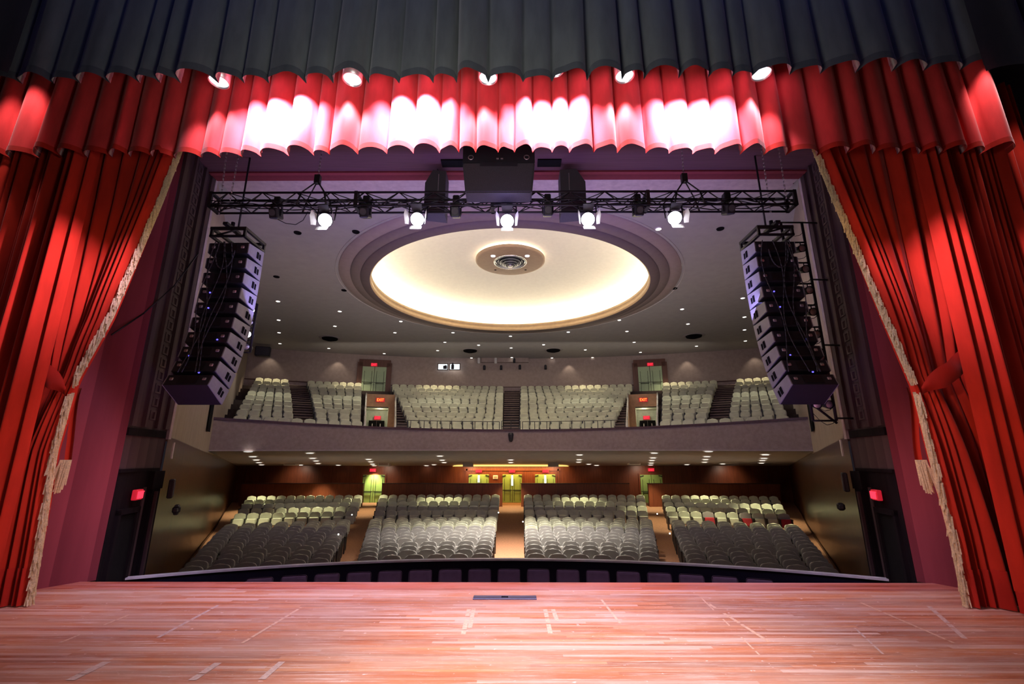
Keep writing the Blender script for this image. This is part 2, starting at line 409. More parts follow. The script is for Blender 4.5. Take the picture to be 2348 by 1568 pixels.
for pr_, mt_ in (([(6.9, 0), (6.88, -.04), (6.47, -.05)], m_ring), ([(6.47, -.05), (6.45, -.11), (6.1, -.12)], m_ring2), ([(6.1, -.12), (6.08, -.17), (DR+.02, -.19)], m_ring3)):
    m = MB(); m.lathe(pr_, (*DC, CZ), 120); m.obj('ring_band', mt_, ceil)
m = MB(); m.lathe([(DR+.02, -.19), (DR-.03, -.15), (DR-.03, -.06), (DR+.02, -.04), (DR+.02, .06), (DR-.01, .08), (DR, .2), (DR+.1, .22)], (*DC, CZ), 120); m.obj('opening_lip', m_lip, ceil)
m = MB(); pr = [(7.0, -.02), (6.98, .1)] + [(6.95*cos(t*pi/2/14)**.9 if t < 14 else .001, .15+1.42*sin(t*pi/2/14)) for t in range(0, 15)]
m.lathe(pr, (*DC, CZ), 120); dome = struct(m, 'ceiling_dome', m_dome); dome['label'] = 'cream lit shallow dome in the ceiling'
m = MB(); m.lathe([(6.42, .10), (6.52, .14), (6.42, .18), (6.36, .14), (6.42, .10)], (*DC, CZ), 120); m.obj('cove_lamp_ring', e_cove, dome)
m = MB(); m.lathe([(6.9, 0.), (DR+.1, .0), (DR+.1, .22)], (*DC, CZ), 96); m.obj('cove_shelf', m_dome, dome)
# medallion hanging under the dome
MZ = 10.30
md = thing('ceiling_medallion', 'round tan medallion with chrome air diffuser hanging in the lit dome', 'ceiling fixture', (*DC, MZ))
m = MB(); m.lathe([(.01, .12), (1.46, .12), (1.5, .10), (1.5, 0), (1.42, -.02), (.66, -.02)], (*DC, MZ), 72); m.obj('disc', m_medal, md)
m = MB(); m.lathe([(1.22, .16), (1.30, .19), (1.22, .22), (1.16, .19), (1.22, .16)], (*DC, MZ), 72); m.obj('glow_ring', e_cove2, md)
m = MB(); m.tube((DC[0], DC[1], MZ+.1), (DC[0], DC[1], CZ+1.6), .25, 16); m.obj('stem', m_dome, md)
df = MB(); df.lathe([(.72, -.02), (.72, -.06), (.66, -.07), (.60, .02)], (*DC, MZ), 48); df = df.obj('diffuser', m_chrome, md)
for r, z in ((.58, -.02), (.45, -.08), (.33, -.14), (.22, -.20)):
    q = MB(); q.lathe([(r, z+.05), (r+.02, z), (r-.07, z-.02), (r-.12, z+.05)], (*DC, MZ), 40); q.obj('ring', m_diff, df).matrix_parent_inverse = Matrix()
q = MB(); q.lathe([(.12, -.2), (.10, -.25), (.001, -.26)], (*DC, MZ), 24); q.obj('hub', m_chrome, df).matrix_parent_inverse = Matrix()
q = MB(); q.lathe([(.62, .03), (.001, .04)], (*DC, MZ), 32); q.obj('dark_throat', m_hole, df).matrix_parent_inverse = Matrix()
for x in (-.72, .72):
    q = MB(); q.lathe([(.10, -.025), (.09, -.045), (.001, -.045)], (DC[0]+x, DC[1]-.62, MZ), 20); q.obj('spot_lamp', e_lens2, md)
    q = MB(); q.lathe([(.06, -.025), (.001, -.03)], (DC[0]+x*.95, DC[1]+.85, MZ), 16); q.obj('dark_socket', m_hole, md)

# orchestra back wall with door recess, balcony, upper back wall
m = MB(); WB = 33.0
m.sheet(lambda a, b: (lerp(-19.6, 19.6, a), WB, lerp(-1.2, 1.75, b)), 30, 2, smooth=False)
wb = struct(m, 'wall_back', m_panel); wb['label'] = 'mahogany panelled rear wall under the balcony'
def bal(s, q):                         # balcony plan: s 0 front..1 back, q -1..1
    Yc, Ys = lerp(22.0, 32.0, s), lerp(17.0, 28.4, s)
    return Vector((q*wallx(Ys), Yc-(Yc-Ys)*q*q, 0))
def balrot(s, q):
    e = .004; a, b = bal(s, q-e), bal(s, q+e); return atan2(b.y-a.y, b.x-a.x)
def rimz(q): return 3.31 + .15*q*q
def botz(q): return 2.36 - .10*q*q
def P(s, q, z, dy=0.): p = bal(s, q); p.z = z; p.y += dy; return p
m = MB(); m.sheet(lambda a, b: P(0, 2*a-1, lerp(botz(2*a-1), rimz(2*a-1), b)), 96, 4)
m.sheet(lambda a, b: P(.018, 2*a-1, lerp(rimz(2*a-1)-.6, rimz(2*a-1), b)), 96, 2)
fas = struct(m, 'wall_balcony_front', m_fascia); fas['label'] = 'curved plaster balcony front'
m = MB(); m.sheet(lambda a, b: P(lerp(-.004, .022, b), 2*a-1, rimz(2*a-1)+.03), 96, 1); m.sheet(lambda a, b: P(-.004, 2*a-1, rimz(2*a-1)+lerp(-.06, .03, b)), 96, 1); m.obj('rim_cap', m_rail, fas)
m = MB(); m.sheet(lambda a, b: P(-.003, 2*a-1, botz(2*a-1)+lerp(0, .04, b)), 96, 1); m.obj('lower_bead', m_cornice, fas)
def sofp(a, b):
    q = 2*a-1; p0 = P(0, q, botz(q)); p1 = Vector((q*19.5, 33.05, 1.50)); return p0.lerp(p1, b)
m = MB(); m.sheet(sofp, 60, 12); sof = struct(m, 'ceiling_under_balcony', m_under); sof['label'] = 'grey underside of the balcony'
# stepped balcony floor, with a notch for the two entrance wells
NR = 10
def rows_s(k): return .085 + .0905*k
def bfloor(k): return 2.86 + .352*k
QV0, QV1, SV = .475, .585, .66
m = MB()
qs = sorted(set([-1+2*i/40 for i in range(41)] + [QV0, QV1, -QV0, -QV1]))
def invom(q, s): return QV0 < abs(q) < QV1 and s < SV
for k in range(NR+1):
    s0 = .018 if k == 0 else rows_s(k)-.05; s1 = rows_s(k+1)-.05 if k < NR else 1.02
    z = bfloor(k); zp = bfloor(k-1) if k else 2.6
    for a, b in zip(qs[:-1], qs[1:]):
        if invom((a+b)/2, (s0+s1)/2): continue
        m.mi = 0; m.face([P(s0, a, z), P(s0, b, z), P(s1, b, z), P(s1, a, z)])
        m.mi = 1; m.face([P(s0, a, zp), P(s0, b, zp), P(s0, b, z), P(s0, a, z)])
struct(m, 'floor_balcony', [m_step, m_step])['label'] = 'dark stepped balcony floor'
m = MB(); m.sheet(lambda a, b: P(1.0, 2*a-1, lerp(5.6, 9.05, b)), 64, 3)
wu = struct(m, 'wall_balcony_back', m_plaster); wu['label'] = 'curved tan plaster wall behind the balcony'
m = MB(); m.sheet(lambda a, b: P(.992, 2*a-1, lerp(6.86, 6.93, b)), 64, 1); m.obj('chair_rail', m_rail, wu)
m = MB(); m.sheet(lambda a, b: P(.996, 2*a-1, lerp(5.9, 6.86, b)), 64, 1); m.obj('wainscot', m_fascia, wu)
q = MB(); c = P(.985, -.03, 8.85); q.box((c.x, c.y, 8.82), (3.4, .25, .32)); q.obj('bulkhead', m_plaster, wu)
# stair treads in the balcony aisles
for q0, q1, nm in ((-.032, .032, 'centre'), (.42, QV0-.005, 'right inner'), (-QV0+.005, -.42, 'left inner'), (.74, .80, 'right outer'), (-.80, -.74, 'left outer')):
    m = MB(); mn = MB()
    for j in range(2*NR+1):
        k = j/2; s0 = rows_s(k)-.05; z = 2.86+.352*(k+.5); sh = .06*s0 if abs(q0) > .7 else 0; sg_ = 1 if q0 > 0 else -1
        a, b = q0+sg_*sh*1, q1+sg_*sh
        if j % 2 == 0: m.face([P(s0+.002, a, z-.17), P(s0+.002, b, z-.17), P(s0+.002, b, z), P(s0+.002, a, z)]); m.face([P(s0+.002, a, z), P(s0+.002, b, z), P(s0+.047, b, z), P(s0+.047, a, z)])
        mn.face([P(s0-.003, a, z+.004), P(s0-.003, b, z+.004), P(s0+.009, b, z+.004), P(s0+.009, a, z+.004)]); mn.face([P(s0-.003, a, z-.035), P(s0-.003, b, z-.035), P(s0-.003, b, z+.004), P(s0-.003, a, z+.004)])
    o = struct(m, 'floor_stair', m_step); o['label'] = f'dark carpeted {nm} balcony stair'; mn.obj('nosing', m_step_nose, o)
# entrance wells
for sg in (-1, 1):
    nm = SIDE[sg]
    m = MB()
    def V(s, q, z): return P(s, sg*q, z)
    zt = lambda s: bfloor(0) + (s-.085)/.0905*.352 + .62
    zl = 2.55
    for q in (QV0, QV1):
        m.mi = 0; m.sheet(lambda a, b: V(lerp(.03, SV, a), q, lerp(zl, min(zt(lerp(.03, SV, a)), 5.78), b)), 8, 1, smooth=False)
    m.mi = 0
    m.face([V(.03, QV0, zl), V(.03, QV1, zl), V(SV+.2, QV1, zl), V(SV+.2, QV0, zl)])
    m.face([V(SV, QV0, 5.02), V(SV, QV1, 5.02), V(SV, QV1, 5.78), V(SV, QV0, 5.78)])          # lintel
    a, b = lerp(QV0, QV1, .22), QV1
    m.face([V(SV, QV0, zl), V(SV, a, zl), V(SV, a, 5.02), V(SV, QV0, 5.02)])
    w = struct(m, f'wall_{nm}_entrance_well', m_tanvom); w['label'] = f'tan walled entrance well cut into the {nm} of the balcony'
    m = MB(); S2 = SV+.2
    m.face([V(SV, a, 5.02), V(SV, b, 5.02), V(S2, b, 5.0), V(S2, a, 5.0)]); m.face([V(S2, a, zl), V(S2, b, zl), V(S2, b, 5.0), V(S2, a, 5.0)])
    m.face([V(SV, b, zl), V(S2, b, zl), V(S2, b, 5.0), V(SV, b, 5.02)]); m.face([V(SV, a, zl), V(S2, a, zl), V(S2, a, 5.0), V(SV, a, 5.02)])
    m.obj('passage', m_mint, w)
    d = thing(f'door_{3 if sg < 0 else 4}', f'dark door at the end of the {nm} balcony entrance well', 'door', V(S2-.01, .53, zl), kind='structure')
    q0, q1 = lerp(a, b, .12), lerp(a, b, .80)
    for i, (u0, u1) in enumerate(((q0, lerp(q0, q1, .49)), (lerp(q0, q1, .51), q1))):
        m = MB(); m.face([V(S2-.015, u0, zl), V(S2-.015, u1, zl), V(S2-.015, u1, 4.35), V(S2-.015, u0, 4.35)]); lf = m.obj('door_leaf', m_hole, d)
        m = MB(); p = V(S2-.02, lerp(u0, u1, .5), 0); m.tube((p.x, p.y-.04, 3.1), (p.x, p.y-.04, 4.15), .03); m.obj('pull_bar', m_silver, lf).matrix_parent_inverse = lf.matrix_parent_inverse if False else Matrix()
        lf_ch = lf
    # rails on the well
    for q, t in ((QV0, 'inner'), (QV1, 'outer')):
        m = MB(); pts = [V(s, q, min(zt(s), 5.78)+.10) for s in (.05, .2, .35, .5, SV)]
        m.path(pts, .045); m.path([p + Vector((0, 0, -.22)) for p in pts[:-1]], .03)
        for p in pts: m.tube(p + Vector((0, 0, -.5)), p, .025)
        tag(m.obj('handrail', m_hand), f'pale sloping handrail on the {t} edge of the {nm} balcony entrance well', 'handrail', 'balcony well handrails')
# low rail across the foot of the centre balcony stair
m = MB(); pts = [P(.02, q, 0) for q in (-.04, 0, .04)]
for z in (3.75, 3.5): m.path([Vector((p.x, p.y, z)) for p in pts], .018)
for p in pts: m.tube((p.x, p.y, 3.3), (p.x, p.y, 3.75), .018)
tag(m.obj('safety_rail', m_metal), 'thin metal safety rail at the foot of the centre balcony stair', 'railing')
for sg in (-1, 1):
    m = MB()
    for i in range(9):
        q = sg*(.05+.42*i/8); p = P(.02, q, 0); m.tube((p.x, p.y, rimz(q)), (p.x, p.y, 3.72), .016)
    m.path([P(.02, sg*(.05+.42*i/8), 3.72) for i in range(9)], .014)
    tag(m.obj('safety_rail', m_metal), f'thin posted safety rail on the balcony rim, {SIDE[sg]} of the centre stair', 'railing')

# partitions behind the last stalls row, door recess and doors
for (u0, u1, lb) in ((552, 832, 'far left'), (876, 1152, 'left of the centre aisle'), (1195, 1443, 'right of the centre aisle'), (1487, 1789, 'far right')):
    a, b = aty(u0, 1120, 30.6).x, aty(u1, 1120, 30.6).x
    m = MB(); m.box(((a+b)/2, 30.7, -.28), (b-a, .18, 1.40)); p = struct(m, 'partition', m_panel); p['label'] = f'low mahogany partition behind the last stalls row, {lb}'
    m = MB(); m.box(((a+b)/2, 30.7, .43), (b-a+.06, .24, .05)); m.obj('cap', m_rail, p)
m = MB()
a, b = aty(1072, 1080, WB).x, aty(1278, 1080, WB).x
m.box(((a+b)/2, WB-.03, 1.25), (b-a+.5, .12, .16)); m.box((a-.05, WB-.03, .15), (.1, .12, 2.3)); m.box((b+.05, WB-.03, .15), (.1, .12, 2.3))
o = struct(m, 'trim_4', m_panel); o['label'] = 'wooden surround of the centre lobby doors'
# amber lit cove slot above the centre doors
m = MB(); N = 40; w0 = aty(1036, 1068, 32.6).x; w1 = aty(1306, 1068, 32.6).x
top = [(lerp(w0, w1, i/N), 32.95-1.5*(max(0, 1-(2*i/N-1)**6))**.5) for i in range(N+1)]
def sz(Y): return 1.50+ (33.05-Y)*.076
m.face([(x, y, sz(y)-.045) for x, y in top])
m.obj('lobby_cove', e_amber); o = bpy.data.objects['lobby_cove']; tag(o, 'amber lit cove slot in the balcony underside above the centre doors', 'cove light')
dno = 4
def double_door(u, v0, v1, w_px, Y, green, label, slit=0, frame=None, rz=0., base=None, hgt=None, width=None):
    global dno; dno += 1
    if base is None:
        p0, p1 = aty(u, v1, Y), aty(u, v0, Y); z0, z1 = p0.z, p1.z; x = p0.x; w = w_px/F*(Y*.9686+.2)
    else: (x, Y, z0), z1, w = base, base[2]+hgt, width
    d = thing(f'door_{dno}', label, 'door', (x, Y, z0), rz, kind='structure')
    H = z1-z0; L = True
    q = MB()
    if frame: q.box((-w/2-.17, -.02, H/2+.1), (.34, .12, H+.36)); q.box((w/2+.17, -.02, H/2+.1), (.34, .12, H+.36)); q.box((0, -.02, H+.24), (w+.5, .12, .5))
    else: q.box((-w/2-.05, -.03, H/2), (.10, .08, H)); q.box((w/2+.05, -.03, H/2), (.10, .08, H)); q.box((0, -.03, H+.03), (w+.2, .08, .08))
    q.obj('door_frame', frame or m_panel, d, local=True)
    for s in (-1, 1):
        q = MB(); q.box((s*w/4, -.05, H/2), (w/2-.03, .05, H-.02)); lf = q.obj('door_leaf', green, d, local=True)
        q = MB()
        for xx in (.10, .40): q.box((s*w*xx, -.08, H*.45), (.025, .02, H*.78))
        q.box((s*w/4, -.08, H*.44), (w/2-.06, .02, .035)); q.obj('panel_groove', m_dkline, lf, local=True)
        q = MB(); q.tube((s*w*.07, -.12, H*.40), (s*w*.42, -.12, H*.40), .02); q.obj('push_bar', m_dkline, lf, local=True)
        if frame is None:
            q = MB(); q.box((s*w*.42, -.10, H-.10), (.26, .07, .06), Euler((0, s*.25, 0))); q.obj('door_closer', m_dkline, lf, local=True)
    if slit:
        q = MB(); q.box((0, -.085, H*(1-slit/2)-.02), (.13, .02, H*slit-.1)); q.obj('glass_slit', e_slit, d, local=True)
    return d
Ydr = WB-.02
double_door(853.5, 1088, 1157, 50, Ydr, m_green, 'pale green double door at the left rear aisle of the stalls')
double_door(1097, 1087, 1153, 46, Ydr, m_green, 'green double door left of the centre aisle door, lower half hidden', .30)
double_door(1174.5, 1087, 1152, 44, Ydr, m_green, 'green double door facing down the centre aisle', .42)
double_door(1251, 1087, 1153, 46, Ydr, m_green, 'green double door right of the centre aisle door, lower half hidden', .46)
double_door(1497, 1088, 1157, 50, Ydr, m_green, 'pale green double door at the right rear aisle of the stalls')
for sg in (-1, 1):
    p = P(.985, sg*.56, 6.30); rz = balrot(.985, sg*.56)
    double_door(0, 0, 0, 0, 0, m_green2, f'sage double door with brown surround at the back of the balcony, {SIDE[sg]} side', base=(p.x, p.y, 6.18), hgt=1.95, width=1.6, rz=rz, frame=m_frame)
    # stepped plinth below that door
    q = MB(); c = P(.95, sg*.56, 0); q.box((c.x, c.y, 6.0), (2.0, 1.0, .4), Euler((0, 0, rz))); struct(q, 'floor_landing', m_step)['label'] = f'landing before the {SIDE[sg]} balcony door'
# dark doorway on the upper side walls
for sg in (-1, 1):
    Y = 15.9; x = sg*(wallx(Y)-.03); q = MB()
    a = Vector((sg*wallx(15.4), 15.4, 0)); b = Vector((sg*wallx(16.2), 16.2, 0)); off = Vector((-sg*.05, 0, 0))
    q.face([a+off+Vector((0, 0, 2.9)), b+off+Vector((0, 0, 2.9)), b+off+Vector((0, 0, 5.0)), a+off+Vector((0, 0, 5.0))])
    d = struct(q, f'door_{20 if sg < 0 else 21}', m_hole); d['label'] = f'dark doorway high in the {SIDE[sg]} side wall beside the balcony front'
# projection booth windows
for i, (u0, u1) in enumerate(((1004, 1027), (1031, 1055))):
    Y = 31.5; a, b = aty(u0, 848, Y), aty(u1, 834, Y)
    q = MB(); q.box(((a.x+b.x)/2, Y+.0, (a.z+b.z)/2), (b.x-a.x, .04, b.z-a.z)); w = struct(q, f'window_{i+1}', e_booth); w['label'] = ('left', 'right')[i] + ' lit control booth window above the balcony'
    q = MB(); zz = (a.z+b.z)/2
    for z in (a.z, b.z): q.box(((a.x+b.x)/2, Y-.03, z), (b.x-a.x+.06, .06, .05))
    for x in (a.x, b.x): q.box((x, Y-.03, zz), (.05, .06, b.z-a.z))
    q.obj('frame', m_frame, w)
    q = MB()
    if i == 0: q.rbox((a.x+.52, Y-.10, a.z+.16), (.26, .12, .22), .04); q.tube((a.x+.40, Y-.1, a.z+.2), (a.x+.62, Y-.1, a.z+.26), .07)
    else: q.rbox((a.x+.22, Y-.10, a.z+.2), (.20, .12, .34), .05); q.rbox((a.x+.22, Y-.1, a.z+.42), (.12, .1, .14), .04)  # second shape is built as a head-and-body silhouette
    tag(q.obj('booth_silhouette', m_cab), ('dark spotlight body in the left booth window', 'dark upright figure silhouette in the right booth window')[i], 'spotlight')
# orchestra pit wall
PC, PR = (0., -4.75), 15.72
def arc(R_, a): return Vector((PC[0]+R_*sin(a), PC[1]+R_*cos(a), 0))
AM = .470
m = MB(); m.sheet(lambda a, b: arc(PR, lerp(-AM, AM, a)) + Vector((0, 0, lerp(-1.4, -.20, b))), 60, 1); m.sheet(lambda a, b: arc(PR+.12, lerp(-AM, AM, a)) + Vector((0, 0, lerp(-1.4, -.20, b))), 60, 1)
pw = thing('pit_rail', 'long curved black orchestra pit wall with shiny cap', 'pit rail', (0, 10.97, -1.35))
m.obj('barrier', m_pit, pw)
m = MB(); m.sheet(lambda a, b: arc(PR-.03+.13*b, lerp(-AM, AM, a)) + Vector((0, 0, -.16)), 60, 1); m.sheet(lambda a, b: arc(PR-.03, lerp(-AM, AM, a)) + Vector((0, 0, -.195+.035*b)), 60, 1); m.sheet(lambda a, b: arc(PR+.10, lerp(-AM, AM, a)) + Vector((0, 0, -.195+.035*b)), 60, 1)
m.obj('cap', m_pitcap, pw)
# ------------------------------------------------------------------ theatre seats
def crown(w, na, seg):
    h0, h1, r = .33, .80, .10; pts = [(-w/2, h0), (w/2, h0)]
    for i in range(na+1): a = i/na*pi/2; pts.append((w/2-r+r*cos(a), h1-r+r*sin(a)))
    pts.append((0, h1+.035))
    for i in range(na+1): a = pi/2 + i/na*pi/2; pts.append((-w/2+r+r*cos(a), h1-r+r*sin(a)))
    o = MB(); o.prism(pts, 'y', -.055, .055)
    bmesh.ops.bevel(o.bm, geom=[e for e in o.bm.edges if abs(e.verts[0].co.y-e.verts[1].co.y) < 1e-6], offset=.03, segments=seg, affect='EDGES', profile=.6)
    o.bm.transform(Matrix.Translation((0, .09, .02)) @ Matrix.Rotation(R(-10), 4, 'X')); return o
def seat_back_mb(w=.51):
    return crown(w, 3, 2)
def seat_cushion_mb(w=.45):
    m = MB(); m.rbox((0, -.03, .42), (w, .13, .36), .045, 2, Euler((R(-14), 0, 0))); return m
def arm_mb(x):
    m = MB(); m.box((x, .02, .30), (.035, .30, .60)); m.rbox((x, -.04, .58), (.05, .28, .04), .015, 1); return m
seat0 = thing('theatre_seat', 'x', 'theatre seat')
seat_back_mb().obj('backrest', m_seat, seat0, local=True); seat_cushion_mb().obj('seat', m_seat, seat0, local=True)
for x in (-.255, .255): arm_mb(x).obj('armrest', m_seatarm, seat0, local=True)
scache = cache_of(seat0)
def simple_seat():
    m = MB(); m.mi = 0; m.add(crown(.51, 2, 1)); m.rbox((0, -.03, .42), (.45, .13, .36), .045, 1, Euler((R(-14), 0, 0)))
    m.mi = 2; m.box((-.255, .02, .30), (.04, .30, .62)); return m
ss = simple_seat()
# rows of the stalls: depth, curve radius
ROWS = [13.3 + .667*i for i in range(13)] + [24.0, 25.3, 26.7, 28.0, 29.35]
places = []                       # (t, x, y, z, rz, block, row, idx)
def stalls_edge(Y, which):
    f = (Y-13.3)/16.1
    if which == 'ci': return lerp(.46, .72, f)
    if which == 'co': return lerp(3.98, 8.16, f)
    if which == 'si': return lerp(4.78, 9.22, f)
    return wallx(Y) - lerp(.45, 1.15, f)
for sg in (-1, 1):
    for blk, (e0, e1) in (('centre', ('ci', 'co')), ('side', ('si', 'so'))):
        rows = list(enumerate(ROWS))
        if blk == 'side': rows = [(-1, 12.63)] + rows
        for r, Y0 in rows:
            Rr = 17.9 + (Y0-13.3)*1.1 if Y0 < 23 else 60 + (Y0-24)*14
            a, b = stalls_edge(Y0, e0), stalls_edge(Y0, e1)
            # the row bends towards the stage, so its end meets the side aisle nearer
            for _ in range(3):
                yb = Y0 - b*b/(2*Rr); b = stalls_edge(yb, e1) if blk == 'side' else b
                ya = Y0 - a*a/(2*Rr); a = stalls_edge(ya, e0) if blk == 'side' else a
            n = max(1, int(round((b-a)/(.545 if r < 13 else .56)))); st = (b-a)/n
            for i in range(n):
                x = a + st*(i+.5); k = 1/(2*Rr); y = Y0 - x*x*k
                places.append(((y*.9686+.1), sg*x, y, floorz(y), atan(-2*k*sg*x), (sg, blk), r + (2 if blk == 'side' else 1), i+1))
places.sort(key=lambda p: p[0])
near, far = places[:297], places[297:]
first = True
for (t, x, y, z, rz, (sg, blk), r, i) in near:
    lab = f"grey theatre seat, {ORD[i]} from the {'centre' if blk == 'centre' else 'inner'} aisle, {ORD[r]} row, {SIDE[sg]} {blk} stalls block"
    g = f'seats of the {SIDE[sg]} {blk} stalls block'
    if first: seat0.location = (x, y, z); seat0.rotation_euler = (0, 0, rz); seat0['label'] = lab; seat0['group'] = g; first = False
    else: copy_tree(seat0, scache, (x, y, z), (0, 0, rz), lab, g)
# three red-backed seats showing in the far right block
redm = {}
cand = [p for p in far if p[5] == (1, 'side') and p[6] == 15]
cand.sort(key=lambda p: p[7]); pick = [cand[j] for j in (3, 6, 9) if j < len(cand)]
rs = seat_cushion_mb().obj('seat', m_seatr, None); me_red = rs.data; bpy.data.objects.remove(rs)
for j, p in enumerate(pick):
    far.remove(p)
    t = thing('theatre_seat', f"grey theatre seat with a red cushion in the right side stalls block, {ORD[j+1]} of three", 'theatre seat', (p[1], p[2], p[3]), p[4], 'seats with red cushions')
    o = bpy.data.objects.new('seat', me_red); COL.objects.link(o); o.parent = t
    for ch, _ in [c_ for c_ in scache if not c_[0].name.startswith('seat')]:
        c = ch.copy(); COL.objects.link(c); c.parent = t
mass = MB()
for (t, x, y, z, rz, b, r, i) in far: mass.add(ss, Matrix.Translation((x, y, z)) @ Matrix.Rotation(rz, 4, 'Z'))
# balcony seating blocks: (q at the front, q at the back) inner / outer
for sg in (-1, 1):
    for (i0, i1, o0, o1, k0) in ((.035, .035, .415, .50, 0), (.595, .605, .735, .805, 1), (.80, .865, .965, .965, 1), (.59, .6, .965, .965, 0)):
        for k in range(NR):
            if o0 == o1 and i0 == .59 and k > 0: continue
            if k0 == 1 and k == 0: continue
            s = rows_s(k); f = s
            a, b = lerp(i0, i1, f), lerp(o0, o1, f)
            L = sum((bal(s, lerp(a, b, (j+1)/8))-bal(s, lerp(a, b, j/8))).length for j in range(8))
            n = max(1, int(round(L/(.44 if i0 >= .79 else .49 if i0 > .59 else .52))))
            for i in range(n):
                q = sg*lerp(a, b, (i+.5)/n)
                if invom(q, s): continue
                p = bal(s, q); p.z = bfloor(k); kk = MB(); 
                mass.add(ss, Matrix.Translation(p) @ Matrix.Rotation(balrot(s, q), 4, 'Z') @ Matrix.Diagonal((L/n/.555, 1, 1, 1)))
    # short rows above the well
    for k in range(8, 10):
        s = rows_s(k)
        for q in (.525, .56): 
            if k == 8: continue
for v in mass.bm.verts: pass
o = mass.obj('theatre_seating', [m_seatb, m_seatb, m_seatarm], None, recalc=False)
tag(o, 'remaining rows of grey theatre seats at the rear of the stalls and in the balcony', 'theatre seats', 'theatre seating', 'stuff')
ss.bm.free()
# chairs in the orchestra pit
pc0 = thing('pit_chair', 'x', 'chair')
q = MB(); q.rbox((0, .18, .86), (.47, .07, .50), .06, 3, Euler((R(-8), 0, 0))); q.obj('backrest', m_chair, pc0, local=True)
q = MB(); q.rbox((0, -.05, .45), (.46, .46, .08), .03); q.obj('seat', m_chair, pc0, local=True)
for x in (-.21, .21):
    for y in (-.24, .16):
        q = MB(); q.tube((x, y, 0), (x, y, .45 if y < 0 else .7), .014); q.obj('leg', m_metal, pc0, local=True)
pcc = cache_of(pc0)
NCH = 17
for i in range(NCH):
    a = (i-8)*.0402 + .004; p = arc(14.72, a); p.z = -1.30
    lab = f'dark plum upholstered chair in the orchestra pit, {ORD[i+1]} from the left'
    if i == 0: pc0.location = p; pc0.rotation_euler = (0, 0, -a); pc0['label'] = lab; pc0['group'] = 'orchestra pit chairs'
    else: copy_tree(pc0, pcc, p, (0, 0, -a), lab, 'orchestra pit chairs')

# ------------------------------------------------------------------ draperies
def pleats(total, wmin, wmax, rnd):
    e = [0.]
    while e[-1] < total: e.append(e[-1] + rnd.uniform(wmin, wmax))
    k = total/e[-1]; return [x*k for x in e]
def fold_profile(total, wmin, wmax, amp, seed, n=12, sharp=.6, skew=.0):
    """list of (s, depth) along a gathered cloth: ridges towards -Y, tight valleys between"""
    rnd = random.Random(seed); e = pleats(total, wmin, wmax, rnd); out = []
    for a, b in zip(e[:-1], e[1:]):
        am = amp*rnd.uniform(.65, 1.2)*min(1.2, (b-a)/((wmin+wmax)/2)); sk = rnd.uniform(-skew, skew); w2 = rnd.uniform(-.12, .12)
        for i in range(n):
            p = i/n; pp = p + sk*sin(pi*p)**2
            out.append((a+(b-a)*p, -am*(sin(pi*pp)**sharp + w2*sin(2*pi*p))))
    out.append((e[-1], 0.)); return out
def hanging(name, x0, x1, Y, ztop, zhem, wmin, wmax, amp, seed, m_cloth, m_hem, label, hemh=.10, sharp=.6, zc=None):
    pr = fold_profile(x1-x0, wmin, wmax, amp, seed, sharp=sharp, skew=.16); n = len(pr)-1
    rnd = random.Random(seed+5); ph = [rnd.uniform(0, 6) for _ in range(3)]
    def pt(i, z):
        s, d = pr[i]; k = (ztop-z)/(ztop-zhem)
        dz = (zc(x0+s) if zc else 0.)
        dd = d*(1+.12*sin(k*2.2+ph[0]+s*1.7)); return (x0+s+.03*sin(s*2.1+ph[1])*k, Y+dd, z + dz*k)
    m = MB(); zs = [lerp(ztop, zhem+hemh, j/8) for j in range(9)]
    m.sheet(lambda a, b: pt(int(round(a*n)), zs[int(round(b*8))]), n, 8)
    o = m.obj(name, m_cloth, recalc=False); tag(o, label, 'curtain')
    m = MB(); m.sheet(lambda a, b: tuple(Vector(pt(int(round(a*n)), lerp(zhem+hemh, zhem, b))) + Vector((0, -.006, 0))), n, 1)
    m.obj('hem', m_hem, o, recalc=False); return o
hanging('grey_valance', -7.6, 7.3, 5.62, 10.8, 7.50, .30, .60, .21, 3, m_grey, m_greyhem, 'dark grey pleated border curtain across the top of the stage', .12, .36, lambda x: -.05*math.cos(x*.42) + .012*x)
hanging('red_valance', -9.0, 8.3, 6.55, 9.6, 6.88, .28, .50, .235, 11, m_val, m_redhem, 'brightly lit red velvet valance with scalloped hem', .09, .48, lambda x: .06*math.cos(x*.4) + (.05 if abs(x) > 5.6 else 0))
hanging('black_tormentor', -9.6, -6.95, 5.2, 10.8, 7.25, .5, .9, .15, 21, m_black, m_black, 'black drape at the top left edge beside the grey border', .1)
hanging('black_tormentor', 6.75, 9.6, 5.2, 10.8, 7.2, .5, .9, .15, 22, m_black, m_black, 'black drape at the top right edge beside the grey border', .1)
